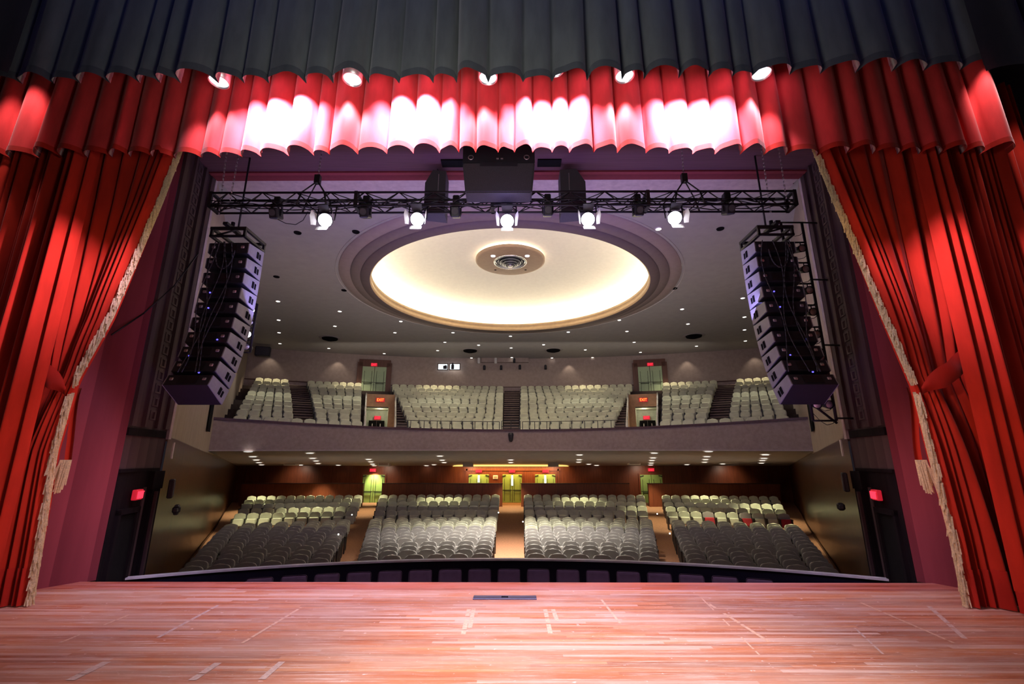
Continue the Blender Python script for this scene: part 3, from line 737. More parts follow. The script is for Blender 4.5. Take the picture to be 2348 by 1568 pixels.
# house curtain: on each side a tied-back panel with cream fringe and a straight outer panel
def pw_curve(pts, z):
    if z <= pts[0][0]: return pts[0][1]
    for (a, x), (b, y) in zip(pts[:-1], pts[1:]):
        if z <= b: return lerp(x, y, (z-a)/(b-a))
    return pts[-1][1]
LEADE = {-1: [(0, 6.66), (.9, 6.73), (2.1, 6.84), (3.05, 6.80), (3.25, 6.76), (4.2, 6.46), (5.3, 6.24), (6.3, 6.05), (7.3, 5.90), (8.2, 5.80)],
         1: [(0, 6.48), (.9, 6.50), (2.1, 6.46), (3.05, 6.44), (3.25, 6.40), (4.2, 6.20), (5.3, 5.98), (6.3, 5.78), (7.3, 5.60), (8.2, 5.48)]}
for sg in (-1, 1):
    nm = SIDE[sg]
    root = thing('stage_curtain', f'{nm} red velvet house curtain tied back, with cream fringe', 'curtain', (sg*7., 7.1, 0))
    pr = fold_profile(1., .055, .15, 1., 40+sg, n=12, sharp=.7, skew=.2); n = len(pr)-1
    def pt(i, z, off=0.):
        s, d = pr[i]
        xl = pw_curve(LEADE[sg], z); xr = pw_curve([(0, 7.9), (2.2, 7.7), (3.2, 7.45), (5, 7.7), (8.2, 8.3)], z)
        sq = 1 - .40*math.exp(-((z-3.2)/.8)**2)
        amp = .19*sq*(1 - .35*math.exp(-((z-3.2)/.35)**2)) * (1 + .35*sin(s*9+z*.35))
        lead = min(1., s/.03)
        return Vector((sg*lerp(xl, xr, s), 7.12 + d*amp*lead + .05*sin(s*14+z*.5) + off, z))
    zs = [.02+.24*j for j in range(3)] + [.6+.19*j for j in range(41)]
    m = MB(); zl = [z for z in zs if z > .26]
    m.sheet(lambda a, b: pt(int(round(a*n)), zl[int(round(b*(len(zl)-1)))]), n, len(zl)-1); m.obj('tied_panel', m_red, root, recalc=False)
    m = MB(); m.sheet(lambda a, b: pt(int(round(a*n)), lerp(.015, zl[0], b), -.012), n, 2); m.obj('hem', m_redhem, root, recalc=False)
    # fringe along the leading edge
    m = MB(); rnd = random.Random(90+sg)
    z = .03
    while z < 7.9:
        gap = 2.90 < z < 3.16
        x = pw_curve(LEADE[sg], z); w = .075 if z > 3.1 else .10
        if not gap:
            for k in range(3):
                L = rnd.uniform(.10, .20); dx = -sg*rnd.uniform(.015, w); yy = 7.02 + rnd.uniform(-.05, .02); x0 = sg*x - sg*.02
                a = Vector((x0+dx*.5, yy, z+L*.5)); b = Vector((x0+dx, yy-rnd.uniform(0, .03), max(.015, z-L*.6))); t = Vector((.013, 0, 0))
                m.face([a-t, a+t, b+t*.7, b-t*.7])
        z += .021
    m.obj('fringe', m_fringe, root, recalc=False)
    m = MB(); m.sheet(lambda a, b: Vector((sg*(pw_curve(LEADE[sg], lerp(3.1, 8.1, b))-.05*a-.02), 7.06, lerp(3.1, 8.1, b))), 2, 40)
    m.sheet(lambda a, b: Vector((sg*(pw_curve(LEADE[sg], lerp(.03, 3.0, b))-.055*a-.02), 7.06, lerp(.03, 3.0, b))), 2, 24); m.obj('fringe_braid', m_fringe, root, recalc=False)
    # loose leading fold below the tie with a tassel end
    m = MB(); X = lambda z: sg*(pw_curve(LEADE[sg], z) - lerp(.17, .02, sstep((z-1.9)/1.2)))
    m.sheet(lambda a, b: Vector((X(lerp(1.95, 3.1, b)) + sg*.12*a, 7.2+.04*sin(3*a), lerp(1.95, 3.1, b))), 4, 10); m.obj('loose_fold', m_red, root, recalc=False)
    m = MB(); rnd = random.Random(5)
    for k in range(46):
        a = Vector((X(1.95)+sg*rnd.uniform(-.02, .13), 7.15+rnd.uniform(-.03, .03), 1.98)); b = a + Vector((sg*rnd.uniform(.0, .1), 0, -rnd.uniform(.25, .5))); t = Vector((.012, 0, 0)); m.face([a-t, a+t, b+t, b-t])
    m.obj('tassel', m_fringe, root, recalc=False)
    # tieback band
    def tb(a, b):
        xx = lerp(pw_curve(LEADE[sg], 3.1)+.02, 7.5, a); zc = lerp(3.0, 3.72, a**.9); hw = lerp(.06, .17, min(1, a*4))
        return Vector((sg*xx, lerp(6.97, 6.84, sstep(a*3)) + .015*sin(a*22+b*4) + (b-.5)**2*.1, zc + hw*(2*b-1) + .015*sin(a*13)))
    m = MB(); m.sheet(tb, 26, 8); m.obj('tieback', m_redhem, root, recalc=False)
    # straight outer panel
    pr2 = fold_profile(1., .04, .10, 1., 60+sg, n=14, sharp=.95, skew=.15); n2 = len(pr2)-1
    def pt2(i, z, off=0.):
        s, d = pr2[i]; k = 1 - z/8.3
        x = lerp(lerp(7.0, 6.86, k), lerp(8.85, 8.75, k), s)
        return Vector((sg*x, 6.75 + d*.19*(1+.2*sin(s*7+z*.3)) + off, z))
    o2 = thing('stage_curtain', f'{nm} outer red velvet curtain panel hanging straight to the stage floor', 'curtain', (sg*7.8, 6.75, 0))
    m = MB(); m.sheet(lambda a, b: pt2(int(round(a*n2)), lerp(.28, 8.3, b)), n2, 20); m.obj('panel', m_red, o2, recalc=False)
    m = MB(); m.sheet(lambda a, b: pt2(int(round(a*n2)), lerp(.02, .28, b), -.012), n2, 1); m.obj('hem', m_redhem, o2, recalc=False)
    # masonry/black surround beyond the curtain
    m = MB(); m.sheet(lambda a, b: (sg*lerp(8.7, 13, a), 6.9, lerp(-.02, 11.5, b)), 4, 4, smooth=False)
    struct(m, f'wall_{nm}_wing', mat('wing_wall_cloth', (.055, .048, .06), .9, var=.2, scale=20, stretch=(.2, .2, 6)))['label'] = f'dark {nm} wing wall beyond the curtain'
# floor pocket plate and worn tape marks on the stage
a, b = atz(1085, 1371, 0), atz(1230, 1371, 0)
fp = thing('floor_pocket', 'dark steel floor pocket cover set in the stage near its edge', 'floor plate', ((a.x+b.x)/2, a.y, 0))
q = MB(); q.rbox(((a.x+b.x)/2, a.y, .006), (b.x-a.x, .17, .02), .006, 1); q.obj('cover', m_plate, fp)
q = MB(); q.box(((a.x+b.x)/2, a.y, .0175), (.10, .05, .005)); q.box(((a.x+b.x)/2, a.y-.075, .0172), ((b.x-a.x)*.97, .006, .004)); q.obj('latch', m_hole, fp)
stg = bpy.data.objects['floor']
for (u0, v0, u1, v1, w, mt) in ((555, 1475, 690, 1393, .035, m_tape), (1626, 1385, 1764, 1472, .04, m_tape), (1379, 1375, 1424, 1432, .03, m_tape), (1250, 1397, 1262, 1453, .05, m_tape), (1268, 1397, 1282, 1437, .05, m_tape),
                          (1062, 1455, 1075, 1397, .05, m_tape), (1077, 1440, 1086, 1396, .05, m_tape), (135, 1475, 295, 1410, .03, m_tape), (1974, 1382, 2189, 1475, .03, m_tape), (600, 1558, 664, 1502, .06, m_tapeblue),
                          (1609, 1372, 1770, 1530, .018, m_tape), (2130, 1390, 2230, 1480, .05, m_tapeblue), (362, 1462, 500, 1388, .04, m_tapeblue), (160, 1560, 260, 1510, .08, m_tapeblue), (908, 1410, 940, 1370, .02, m_tape), (1230, 1373, 1240, 1366, .06, m_tape), (2025, 1500, 1960, 1440, .02, m_tapeblue), (440, 1560, 500, 1520, .07, m_tapeblue)):
    p, r = atz(u0, v0, 0), atz(u1, v1, 0); d = (r-p).normalized(); nn = Vector((-d.y, d.x, 0))*w*.55; L = (r-p).length; q = MB(); rnd = random.Random(int(u0))
    k = 0.
    while k < L:
        e = min(L, k+rnd.uniform(.08, .4))
        if rnd.random() < .8: q.face([p+d*k-nn+Vector((0, 0, .003)), p+d*e-nn+Vector((0, 0, .003)), p+d*e+nn+Vector((0, 0, .003)), p+d*k+nn+Vector((0, 0, .003))])
        k = e + rnd.uniform(0, .06)
    q.obj('tape_mark', mt, stg, recalc=False)
m_cable = mat('dark_rubber_cable', (.05, .05, .058), .6)
# ------------------------------------------------------------------ hanging equipment
def chain(pts_top, pts_bot, name='hoist_chain', label='', r=.012, link=.09):
    a, b = Vector(pts_top), Vector(pts_bot); n = int((a-b).length/link); m = MB()
    for i in range(n):
        p, q = a.lerp(b, i/n), a.lerp(b, (i+.72)/n); e = Vector((.012, 0, 0)) if i % 2 else Vector((0, .012, 0))
        m.tube(p-e, q-e, r*.55, 4); m.tube(p+e, q+e, r*.55, 4)
    return tag(m.obj(name, m_chain), label, 'chain', 'hoist chains')
TY0, TY1 = 8.66, 8.96
tz1, tz0 = aty(1160, 440, TY0).z, aty(1160, 470, TY0).z
xl, xr = aty(492, 465, 8.8).x, aty(1815, 465, 8.8).x
tr = thing('lighting_truss', 'long black box truss carrying stage lamps across the arch', 'lighting truss', ((xl+xr)/2, 8.8, tz0))
for y in (TY0, TY1):
    for z in (tz0, tz1):
        m = MB(); m.tube((xl, y, z), (xr, y, z), .024, 8); m.obj('chord', m_metal, tr)
m = MB(); n = 34; dx = (xr-xl)/n
for i in range(n):
    x0, x1 = xl+dx*i, xl+dx*(i+1); u = i % 2
    for y in (TY0, TY1): m.tube((x0, y, tz1 if u else tz0), (x1, y, tz0 if u else tz1), .013, 5)
    for z in (tz0, tz1): m.tube((x0, TY0 if u else TY1, z), (x1, TY1 if u else TY0, z), .011, 5)
m.obj('bracing', m_metal, tr)
for x in (xl, xr, lerp(xl, xr, .25), lerp(xl, xr, .5)-.2, lerp(xl, xr, .75)):
    m = MB()
    for y in (TY0, TY1): m.box((x, y, (tz0+tz1)/2), (.07, .05, tz1-tz0+.05))
    for z in (tz0, tz1): m.box((x, 8.81, z), (.07, .33, .05))
    m.obj('end_frame', m_metal, tr)
m = MB(); rnd = random.Random(3)
for k in range(5):
    y = rnd.uniform(TY0, TY1); m.path([(lerp(xl, xr, i/30), y+rnd.uniform(-.02, .02), tz0+.05+rnd.uniform(0, .12)) for i in range(31)], .012, 5)
m.obj('cable_loom', m_metal, tr)
for u, nm in ((725, 'left'), (1572, 'right')):
    p = aty(u, 437, 8.8)
    m = MB()
    for x in (-.25, .25):
        for y in (TY0, TY1): m.tube((p.x, 8.81, tz1+.38), (p.x+x, y, tz1), .015, 6)
        for y in (TY0, TY1): m.tube((p.x+x, y, tz1), (p.x+x*1.3, y, tz0), .02, 6)
    m.box((p.x, 8.81, tz1+.42), (.12, .10, .2)); tag(m.obj('truss_bridle', m_metal), f'black lifting bridle on the {nm} third of the truss', 'truss bridle')
    chain((p.x+.03, 8.81, 9.2), (p.x, 8.81, tz1+.5), label=f'pale hoist chain above the {nm} truss bridle')
# lamps on the truss
BD = (1, 2, 3)
def lit_lamp(u, v, label, tip=0.):
    p = aty(u, v, 8.62); t = thing('stage_lamp', label, 'stage lamp', p, group='lit truss lamps')
    aim = (Vector((p.x*.3, -1.0, 1.2)) - p).normalized(); q = aim.to_track_quat('Z', 'Y').to_matrix().to_4x4(); M = Matrix.Translation(p) @ q
    def put(mb, name, mt, par=t):
        mb.bm.transform(M); return mb.obj(name, mt, par)
    m = MB(); m.lathe([(.001, -.34), (.10, -.33), (.13, -.22), (.15, -.05), (.155, .02), (.14, .02)], (0, 0, 0), 24); put(m, 'housing', m_metal)
    m = MB(); m.lathe([(.145, .0), (.10, .03), (.001, .045)], (0, 0, 0), 24); put(m, 'lens', e_lens)
    c_ = p + Vector((0, -.05, 0))
    m = MB(); m.face([c_+Vector(v) for v in ((-.10, 0, -.17), (.10, 0, -.17), (.125, -.05, -.22), (.12, -.12, -.31), (-.12, -.12, -.31), (-.125, -.05, -.22))]); m.obj('barn_door', m_white, t)  # white colour stands for lamplight on the lower and side leaves
    m = MB(); m.face([c_+Vector(v) for v in ((-.10, 0, .16), (.10, 0, .16), (.12, -.16, .24), (-.12, -.16, .24))]); m.obj('barn_door', m_metal, t)
    for sx in (-1, 1):
        m = MB(); m.face([c_+Vector((sx*x_, y_, z_)) for x_, y_, z_ in ((.165, 0, .12), (.165, 0, -.14), (.21, -.13, -.20), (.235, -.17, .0), (.225, -.14, .13))]); m.obj('barn_door', m_white, t)
    m = MB(); m.tube((p.x-.19, p.y, p.z), (p.x-.19, p.y+.06, tz0-.02), .015); m.tube((p.x+.19, p.y, p.z), (p.x+.19, p.y+.06, tz0-.02), .015); m.tube((p.x-.19, p.y+.06, tz0-.02), (p.x+.19, p.y+.06, tz0-.02), .02); m.obj('yoke', m_metal, t)
    return p
LP = []
for (u, v, lb) in ((746, 505, 'brightly lit stage lamp, farthest left of the five on the truss'), (957, 503, 'brightly lit stage lamp left of the centre loudspeaker'), (1163, 507, 'brightly lit stage lamp directly under the centre loudspeaker'), (1348, 503, 'brightly lit stage lamp right of the centre loudspeaker'), (1547, 500, 'brightly lit stage lamp, farthest right of the five on the truss')):
    LP.append(lit_lamp(u, v, lb))
for k, (u, v) in enumerate(((633, 490), (838, 488), (1045, 487), (1256, 484), (1463, 484), (1670, 480))):
    p = aty(u, v, 8.82); t = thing('stage_lamp', f'unlit black stage lamp clamped under the truss, {ORD[k+1]} of six from the left', 'stage lamp', p, group='unlit truss lamps')
    m = MB(); m.rbox((p.x, p.y, p.z), (.19, .28, .23), .02, 1, Euler((R(24), 0, 0))); m.obj('housing', m_metal, t)
    m = MB(); m.disc((p.x, p.y-.155, p.z-.06), .07, (0, -.9, -.4)); m.obj('lens', m_cable, t)
    m = MB(); m.box((p.x-.115, p.y, p.z+.08), (.02, .05, .28)); m.box((p.x+.115, p.y, p.z+.08), (.02, .05, .28)); m.box((p.x, p.y, p.z+.22), (.25, .05, .02)); m.rbox((p.x, p.y+.02, p.z+.30), (.14, .16, .2), .02, 1); m.obj('yoke', m_metal, t)
m = MB(); p = [aty(u, v, 8.75) for u, v in ((637, 503), (655, 512), (678, 515), (695, 505), (706, 485))]; m.path(p, .008, 5); tag(m.obj('lamp_cable', m_metal), 'thin black cable sagging between the first two lamps on the truss', 'cable')
# centre loudspeaker and two side fills
pt, pb = aty(1144, 349, 8.25), aty(1144, 445, 8.25)
cx = pt.x; sp = thing('loudspeaker', 'wide dark loudspeaker cabinet hung at the centre in front of the truss', 'loudspeaker', (cx, 8.4, pb.z))
hz = pt.z-pb.z; w1, w0 = 1.50, 1.36; zs_ = pb.z + hz*.70
m = MB(); m.prism([(cx-w0/2, pb.z), (cx+w0/2, pb.z), (cx+w1/2, zs_), (cx-w1/2, zs_)], 'y', 8.18, 8.58); bmesh.ops.bevel(m.bm, geom=m.bm.edges[:], offset=.025, segments=2, affect='EDGES'); m.obj('cabinet', m_grill, sp)
m = MB(); m.prism([(cx-w1/2, zs_+.004), (cx+w1/2, zs_+.004), (cx+w1/2, pb.z+hz*1.16), (cx-w1/2, pb.z+hz*1.16)], 'y', 8.2, 8.62); m.box((cx, 8.19, zs_-.04), (.78, .03, .1)); m.obj('upper_panel', m_cab, sp)
for dx_ in (-.58, .58):
    m = MB()
    m.lathe([(.05, 0), (.06, .02), (.045, .02)], (0, 0, 0), 16); m.bm.transform(Matrix.Translation((cx+dx_, 8.19, zs_+.12)) @ Matrix.Rotation(R(90), 4, 'X')); m.obj('handle', m_silver, sp)
m = MB()
for a in (-.045, .045): m.box((cx+a+.02, 8.19, zs_+.10), (.05, .02, .018))
m.box((cx+.02, 8.185, zs_-.02), (.09, .02, .025)); m.obj('connector', m_silver, sp)
for sg, (u0, u1, v0, v1) in ((-1, (971, 1023, 392, 489)), (1, (1287, 1341, 389, 488))):
    Y = 9.3; a, b = aty(u0, v1, Y), aty(u1, v0, Y); z0, z1 = a.z, b.z; x0, x1 = a.x, b.x; xi, xo = (x1, x0) if sg < 0 else (x0, x1)
    s = thing('loudspeaker', f'tall dark wedge loudspeaker hung behind the truss, {SIDE[sg]} of the centre loudspeaker', 'loudspeaker', ((x0+x1)/2, Y, z0))
    m = MB(); hh = z1-z0
    m.prism([(xi, z0), (xo, z0+.06), (xo, z0+hh*.72), (xo-(xo-xi)*.35, z1+.03), (xi, z1)], 'y', Y, Y+.45); m.obj('cabinet', m_grill, s)
    m = MB(); m.box((lerp(xi, xo, .35), Y-.006, z0+hh*.72), (.012, .012, hh*.4)); m.obj('seam', m_silver, s)
    m = MB(); m.tube(((x0+x1)/2, Y+.2, z1), ((x0+x1)/2, Y+.2, 8.75), .012); m.obj('hanger', m_metal, s)

# line arrays
def cab_proto():
    t = thing('line_array_speaker', 'x', 'loudspeaker')
    W, D, H, Hb = .88, .58, .350, .235
    m = MB(); m.prism([(-D/2, -Hb/2), (D/2, -H/2), (D/2, H/2), (-D/2, Hb/2)], 'x', -W/2+.02, W/2-.02); m.obj('cabinet', m_cab, t, local=True)
    for sg in (-1, 1):
        m = MB(); m.prism([(-D/2+.0, -Hb/2+.005), (D/2, -H/2+.005), (D/2, H/2-.005), (-D/2, Hb/2-.005)], 'x', sg*(W/2-.02), sg*W/2); sp_ = m.obj('side_panel', m_cabside, t, local=True)
        m = MB(); m.box((sg*(W/2+.003), .06, -.01), (.012, .07, .15)); m.box((sg*(W/2+.003), .15, -.02), (.012, .05, .13)); m.obj('handle_slot', m_hole, sp_, local=True)
    for x in (-.32, .31):
        m = MB(); m.rbox((x, -D/2-.012, .02), (.075, .03, .06), .012, 1); m.obj('rear_latch', m_silver, t, local=True)
    m = MB(); m.box((0, -D/2-.006, 0), (.36, .012, .17)); m.obj('connector_plate', m_metal, t, local=True)
    m = MB(); m.box((0, D/2+.008, 0), (W-.08, .016, H-.03)); m.obj('grille', m_grill, t, local=True)
    return t
proto = cab_proto(); pcache = cache_of(proto); used = False
ARR = {-1: (532, 556, -1), 1: (1766, 556, 1)}
AX = {-1: -6.02, 1: 5.80}; ATOP = 6.42
for sg in (-1, 1):
    nm = SIDE[sg]; x = AX[sg]; y = 9.28; z = ATOP; tilt = 0.
    angs_ = [0, 1.2, 2.6, 4.4, 6.6, 9.4, 12.8, 16.8, 21.5, 27]
    for k in range(10):
        a = R(angs_[k]); c = Vector((x, y, z)); rot = (-a, 0, 0)
        lab = f'{ORD[k+1]} cabinet from the top of the {nm} hanging loudspeaker column'; g = f'{nm} hanging loudspeaker column'
        if not used: proto.location = c; proto.rotation_euler = rot; proto['label'] = lab; proto['group'] = g; used = True
        else: copy_tree(proto, pcache, c, rot, lab, g)
        st = .354; a2 = R(angs_[min(9, k+1)]); am = (a+a2)/2
        y -= st*sin(am)*1.0; z -= st*cos(am)
    ybot, zbot = y, z
    # rigging frame on top
    rf = thing('rigging_frame', f'black rigging frame above the {nm} loudspeaker column', 'rigging frame', (x, 9.28, ATOP+.3))
    m = MB()
    for dx_ in (-.36, .36): m.box((x+dx_, 9.28, ATOP+.24), (.06, .8, .05)); m.box((x+dx_, 9.28, ATOP+.42), (.06, .8, .06))
    for dy in (-.38, .38):
        m.box((x, 9.28+dy, ATOP+.42), (.78, .06, .06)); m.box((x, 9.28+dy, ATOP+.24), (.78, .05, .04))
        for dx_ in (-.36, .36): m.box((x+dx_, 9.28+dy, ATOP+.33), (.05, .05, .2))
    m.tube((x-.34, 8.92, ATOP+.25), (x+.2, 8.92, ATOP+.41), .02); m.obj('frame', m_metal, rf)
    m = MB(); m.box((x, 9.0, ATOP+.47), (.10, .5, .06)); m.tube((x, 9.0, ATOP+.45), (x, 9.0, ATOP+.62), .04, 10); m.obj('lifting_bar', m_metal, rf)
    for i, (dx_, yy) in enumerate(((-.15, 8.62), (.14, 8.58))):
        chain((x+dx_*1.2, yy, 9.4), (x+dx_, yy+.1 if i == 0 else yy, ATOP+.62 if i == 0 else 7.3), label=f'hanging hoist chain, {"outer" if i == (0 if sg < 0 else 1) else "inner"} of two above the {nm} loudspeaker column')
    m = MB(); m.tube((x-.1*sg, 9.05, 8.75), (x-.1*sg, 9.05, ATOP+.5), .02); tag(m.obj('steel_cable', m_metal), f'dark steel cable lifting the {nm} loudspeaker column', 'cable')
    # signal cables looping down the back
    m = MB(); rnd = random.Random(70+sg)
    for k in range(5):
        xx = x + rnd.uniform(-.3, .3); pts = []
        for i in range(25):
            f = i/24; zz = lerp(ATOP+.1, zbot+.6, f); yy = lerp(8.93, ybot-.05, f**2.1) - .05; pts.append((xx + .10*sin(f*7+k*1.7) - .1*k*f*sg*.3, yy, zz))
        m.path(pts, .010, 5)
    pts = [(x+.2*cos(t), 8.90, ATOP-.1-.42*sin(t)) for t in [pi*i/14 for i in range(15)]]; m.path(pts, .014, 6)
    tag(m.obj('signal_cables', m_cable), f'loose signal cables looped down the back of the {nm} loudspeaker column', 'cable')
    m = MB()
    for (dx_, k) in ((-.2, 3), (-.15, 4), (-.22, 7), (.1, 8), (.22, 6)):
        zz = ATOP - .354*k; yy = 8.98 - (0, 0, 0, .02, .06, .10, .17, .26, .36, .48)[k]; m.rbox((x+dx_, yy-.02, zz+.02), (.035, .03, .03), .01, 1)
    tag(m.obj('indicator_lights', e_blue), f'small blue indicator lights on the back of the {nm} loudspeaker column', 'indicator light')

# lamp ladders beside the arch
def ladder(x0, x1, Y, z0, z1, rungs, label, lean=0.):
    t = thing('lamp_ladder', label, 'lamp ladder', ((x0+x1)/2, Y, z0))
    for xx in (x0, x1):
        m = MB(); m.tube((xx, Y, z0), (xx, Y, z1), .03, 8); m.obj('rail', m_metal, t)
    for i in range(rungs):
        z = lerp(z0, z1, i/(rungs-1)); m = MB(); m.tube((x0, Y, z), (x1, Y, z), .02, 8); m.obj('rung', m_metal, t)
    return t
def small_lamp(p, label, lit=False, group='ladder lamps', aim=(-.3, -1, -.1)):
    t = thing('ladder_lamp', label, 'stage lamp', p, group=group); q = Vector(aim).to_track_quat('Z', 'Y').to_matrix().to_4x4(); M = Matrix.Translation(p) @ q
    m = MB(); m.lathe([(.001, -.22), (.06, -.20), (.075, -.05), (.09, .06), (.08, .06)], (0, 0, 0), 16); m.bm.transform(M); m.obj('can', m_metal, t)
    m = MB(); m.lathe([(.08, .04), (.05, .06), (.001, .07)], (0, 0, 0), 16); m.bm.transform(M); m.obj('lens', e_lens2 if lit else m_silver, t)
    m = MB(); m.tube((p.x, p.y, p.z+.06), (p.x, p.y, p.z+.17), .012); m.obj('clamp', m_metal, t)
xa, xb = 6.30, 6.78; Yl = 9.45; lz0, lz1 = .75+2, 5.25+2
lt = ladder(xa, xb, Yl, lz0, lz1, 10, 'tall black lamp ladder beside the right loudspeaker column')
for z in (lz0+.05, lz0+1.6, lz0+3.1, lz1):
    m = MB(); m.tube((xb, Yl, z), (7.2, Yl+.03, z), .02); m.obj('wall_bracket', m_metal, lt)
m = MB(); m.tube((xa-.2, Yl, lz0+.55), (xb, Yl, lz0-.05), .025); m.obj('stay', m_metal, lt)
for k in range(8):
    z = lerp(lz1, lz0, (k+1)/9)-.17
    for j, xx in enumerate((xa+.10, xb-.14)):
        small_lamp(Vector((xx, Yl-.03, z)), f'round stage lamp on the right lamp ladder, {("left", "right")[j]} of the {ORD[k+1]} pair from the top', aim=(-.15+.2*j, -1, -.2))
m = MB(); rnd = random.Random(4)
for k in range(16):
    z = lerp(lz1, lz0, (k+.5)/16); pts = [(lerp(xa, xb, f)+.0, Yl-.05, z-.18*sin(pi*f)-.1*f) for f in (0, .25, .5, .75, 1)]; m.path(pts, .006, 4)
tag(m.obj('lamp_cables', m_metal), 'thin black cables looped between lamps on the right lamp ladder', 'cable')
a, b = aty(556, 808, 11.2), aty(590, 697, 11.2)
lt = ladder(a.x, b.x, 11.2, a.z, b.z, 5, 'short lamp ladder with four cells beside the left loudspeaker column')
m = MB(); m.tube((a.x, 11.2, b.z), (-8.05, 11.3, b.z), .02); m.tube((a.x, 11.2, a.z), (-8.05, 11.3, a.z), .02); m.obj('wall_bracket', m_metal, lt)
for k in range(4):
    z = lerp(b.z, a.z, (k+.5)/4); small_lamp(Vector(((a.x+b.x)/2, 11.2, z-.02)), f'stage lamp in the {ORD[k+1]} cell from the top of the short left ladder', k in (0, 2), 'short ladder lamps', (.1, -1, -.1))
tagp = [aty(243, 768, 8.0), aty(330, 718, 8.4), aty(400, 655, 8.7), aty(455, 580, 9.1)]
tagp[0].x += .1
m = MB(); m.path(tagp, .014, 6); tag(m.obj('slack_cable', m_metal), 'dark cable slung from the left curtain to the left loudspeaker column', 'cable')

# lamps hanging behind the grey border, only their lenses show
SPOTS = []
for k, (u, v) in enumerate(((502, 186), (808, 181), (1119, 177), (1272, 159), (1432, 173), (1746, 168))):
    p = aty(u, v, 6.0); t = thing('border_lamp', f'round lit lamp peeking below the grey border, {ORD[k+1]} from the left', 'stage lamp', (p.x, 6.0, p.z), group='border lamps')
    m = MB(); m.lathe([(.001, .46), (.10, .45), (.15, .30), (.155, -.02), (.14, -.02), (.14, .1)], (p.x, 6.0, p.z), 24); m.obj('can', m_silver, t)
    m = MB(); m.lathe([(.138, .0), (.10, -.012), (.001, -.02)], (p.x, 6.0, p.z+.01), 24); m.obj('lens', e_lens2, t)
    m = MB(); m.tube((p.x, 6.0, p.z+.45), (p.x, 6.0, 8.72), .02); m.obj('hanger', m_metal, t); SPOTS.append(p)
m = MB(); m.tube((-8, 6.0, 8.72), (8, 6.0, 8.72), .025); tag(m.obj('lighting_pipe', m_metal), 'steel pipe holding the border lamps behind the grey border', 'pipe')

# ------------------------------------------------------------------ small fixtures
bc = bvh_of(ceil)
STR = [[(637.5, 690), (639, 733), (640, 762), (642, 787)], [(779, 713), (768, 747), (754, 798)], [(919, 736), (905.5, 762), (881, 810)], [(1038.7, 762), (1020, 784), (1003.5, 803), (989, 821)], [(1097.5, 790.6), (1081, 820)], [(1170.6, 770), (1172, 797), (1173.5, 819)], [(1246.5, 789.6), (1265.6, 820)], [(1303, 760.6), (1342, 801.5), (1358.6, 819)], [(1420, 733), (1437.5, 759), (1454, 784), (1468.5, 807)], [(1564, 708), (1577.4, 742), (1597, 793)], [(1509.7, 524), (1703, 682.6), (1707, 726), (1707, 755.5), (1709, 781)]]
def downlight(p, n, r, label, group):
    m = MB(); c = Vector(p) + Vector((0, 0, -.02)); m.mi = 0; m.lathe([(r*1.35, .02), (r*1.3, -.0), (r, -.005)], c, 16); m.mi = 1; m.lathe([(r, -.005), (r*.6, -.012), (.001, -.014)], c, 16)
    return tag(m.obj('downlight', [m_white, e_down]), label, 'ceiling light', group)
for i, st in enumerate(STR):
    for j, (u, v) in enumerate(st):
        p = atz(u, v, CZ); lab = f'small lit ceiling downlight, {ORD[j+1]} from the front in the {ORD[i+1]} string from the left'
        if (u, v) == (1509.7, 524): lab = 'lit ceiling downlight alone beside the rightmost truss lamp'
        downlight(p, None, .085, lab, 'ceiling downlights')
for i, (u, v) in enumerate(((682.5, 533), (816, 531), (634, 634), (789, 665), (1651.5, 524), (1546.7, 660.6))):
    p = atz(u, v, CZ); m = MB(); m.lathe([(.12, 0), (.11, -.03), (.08, -.03), (.07, -.005), (.001, -.005)], p, 16); tag(m.obj('unlit_downlight', m_hole), f'dark unlit ceiling socket, {ORD[i+1]} of six: ' + ('front left outer', 'front left inner', 'rear left outer', 'rear left beside the dome', 'front right', 'rear right beside the dome')[i], 'ceiling light', 'unlit ceiling sockets')
for i, (u, v) in enumerate(((756.6, 775), (1078, 803), (1268.8, 802), (1590.8, 769.5))):
    p = atz(u, v, CZ); t = thing('air_diffuser', f'round dark ceiling air diffuser, {ORD[i+1]} of four from the left', 'air vent', p, group='ceiling air diffusers')
    m = MB(); m.lathe([(.62, 0), (.60, -.03), (.46, -.02)], p, 32); m.obj('rim', m_under, t)
    for r in (.46, .34, .22):
        m = MB(); m.lathe([(r, -.02), (r-.03, -.09-(.46-r)*.3), (r-.10, -.02)], p, 28); m.obj('ring', m_hole, t)
    m = MB(); m.lathe([(.12, -.1), (.10, -.17), (.001, -.17)], p, 20); m.obj('core', m_hole, t)
bs = bvh_of(sof)
SOF = [[(569.5, 1034), (580, 1046), (587.5, 1053.7), (594, 1060), (600, 1065)], [(710.5, 1038), (717, 1050), (724.7, 1056), (729.4, 1062)], [(845, 1052.5), (850.4, 1058), (854.5, 1063.5), (857.7, 1067)], [(1008.8, 1045), (1014, 1054.5), (1018.4, 1060)], [(1171, 1054), (1171, 1060)], [(1328.7, 1042.4), (1328, 1053.4), (1326.7, 1059)], [(1500.4, 1038), (1497.5, 1049), (1494.6, 1055), (1493, 1061), (1491.7, 1065.5)], [(1625, 1034), (1621, 1046), (1617.7, 1052.8), (1615.4, 1059)], [(1760, 1029), (1755, 1041.5), (1751.8, 1050), (1748, 1055), (1745.7, 1061)]]
EXT = [(689.7, 1065.5), (775.7, 1066), (995, 1065), (977.8, 1067), (1349.8, 1063.8), (1367.8, 1066.5), (1574.8, 1064.7), (1656.8, 1063)]
SOFP = []
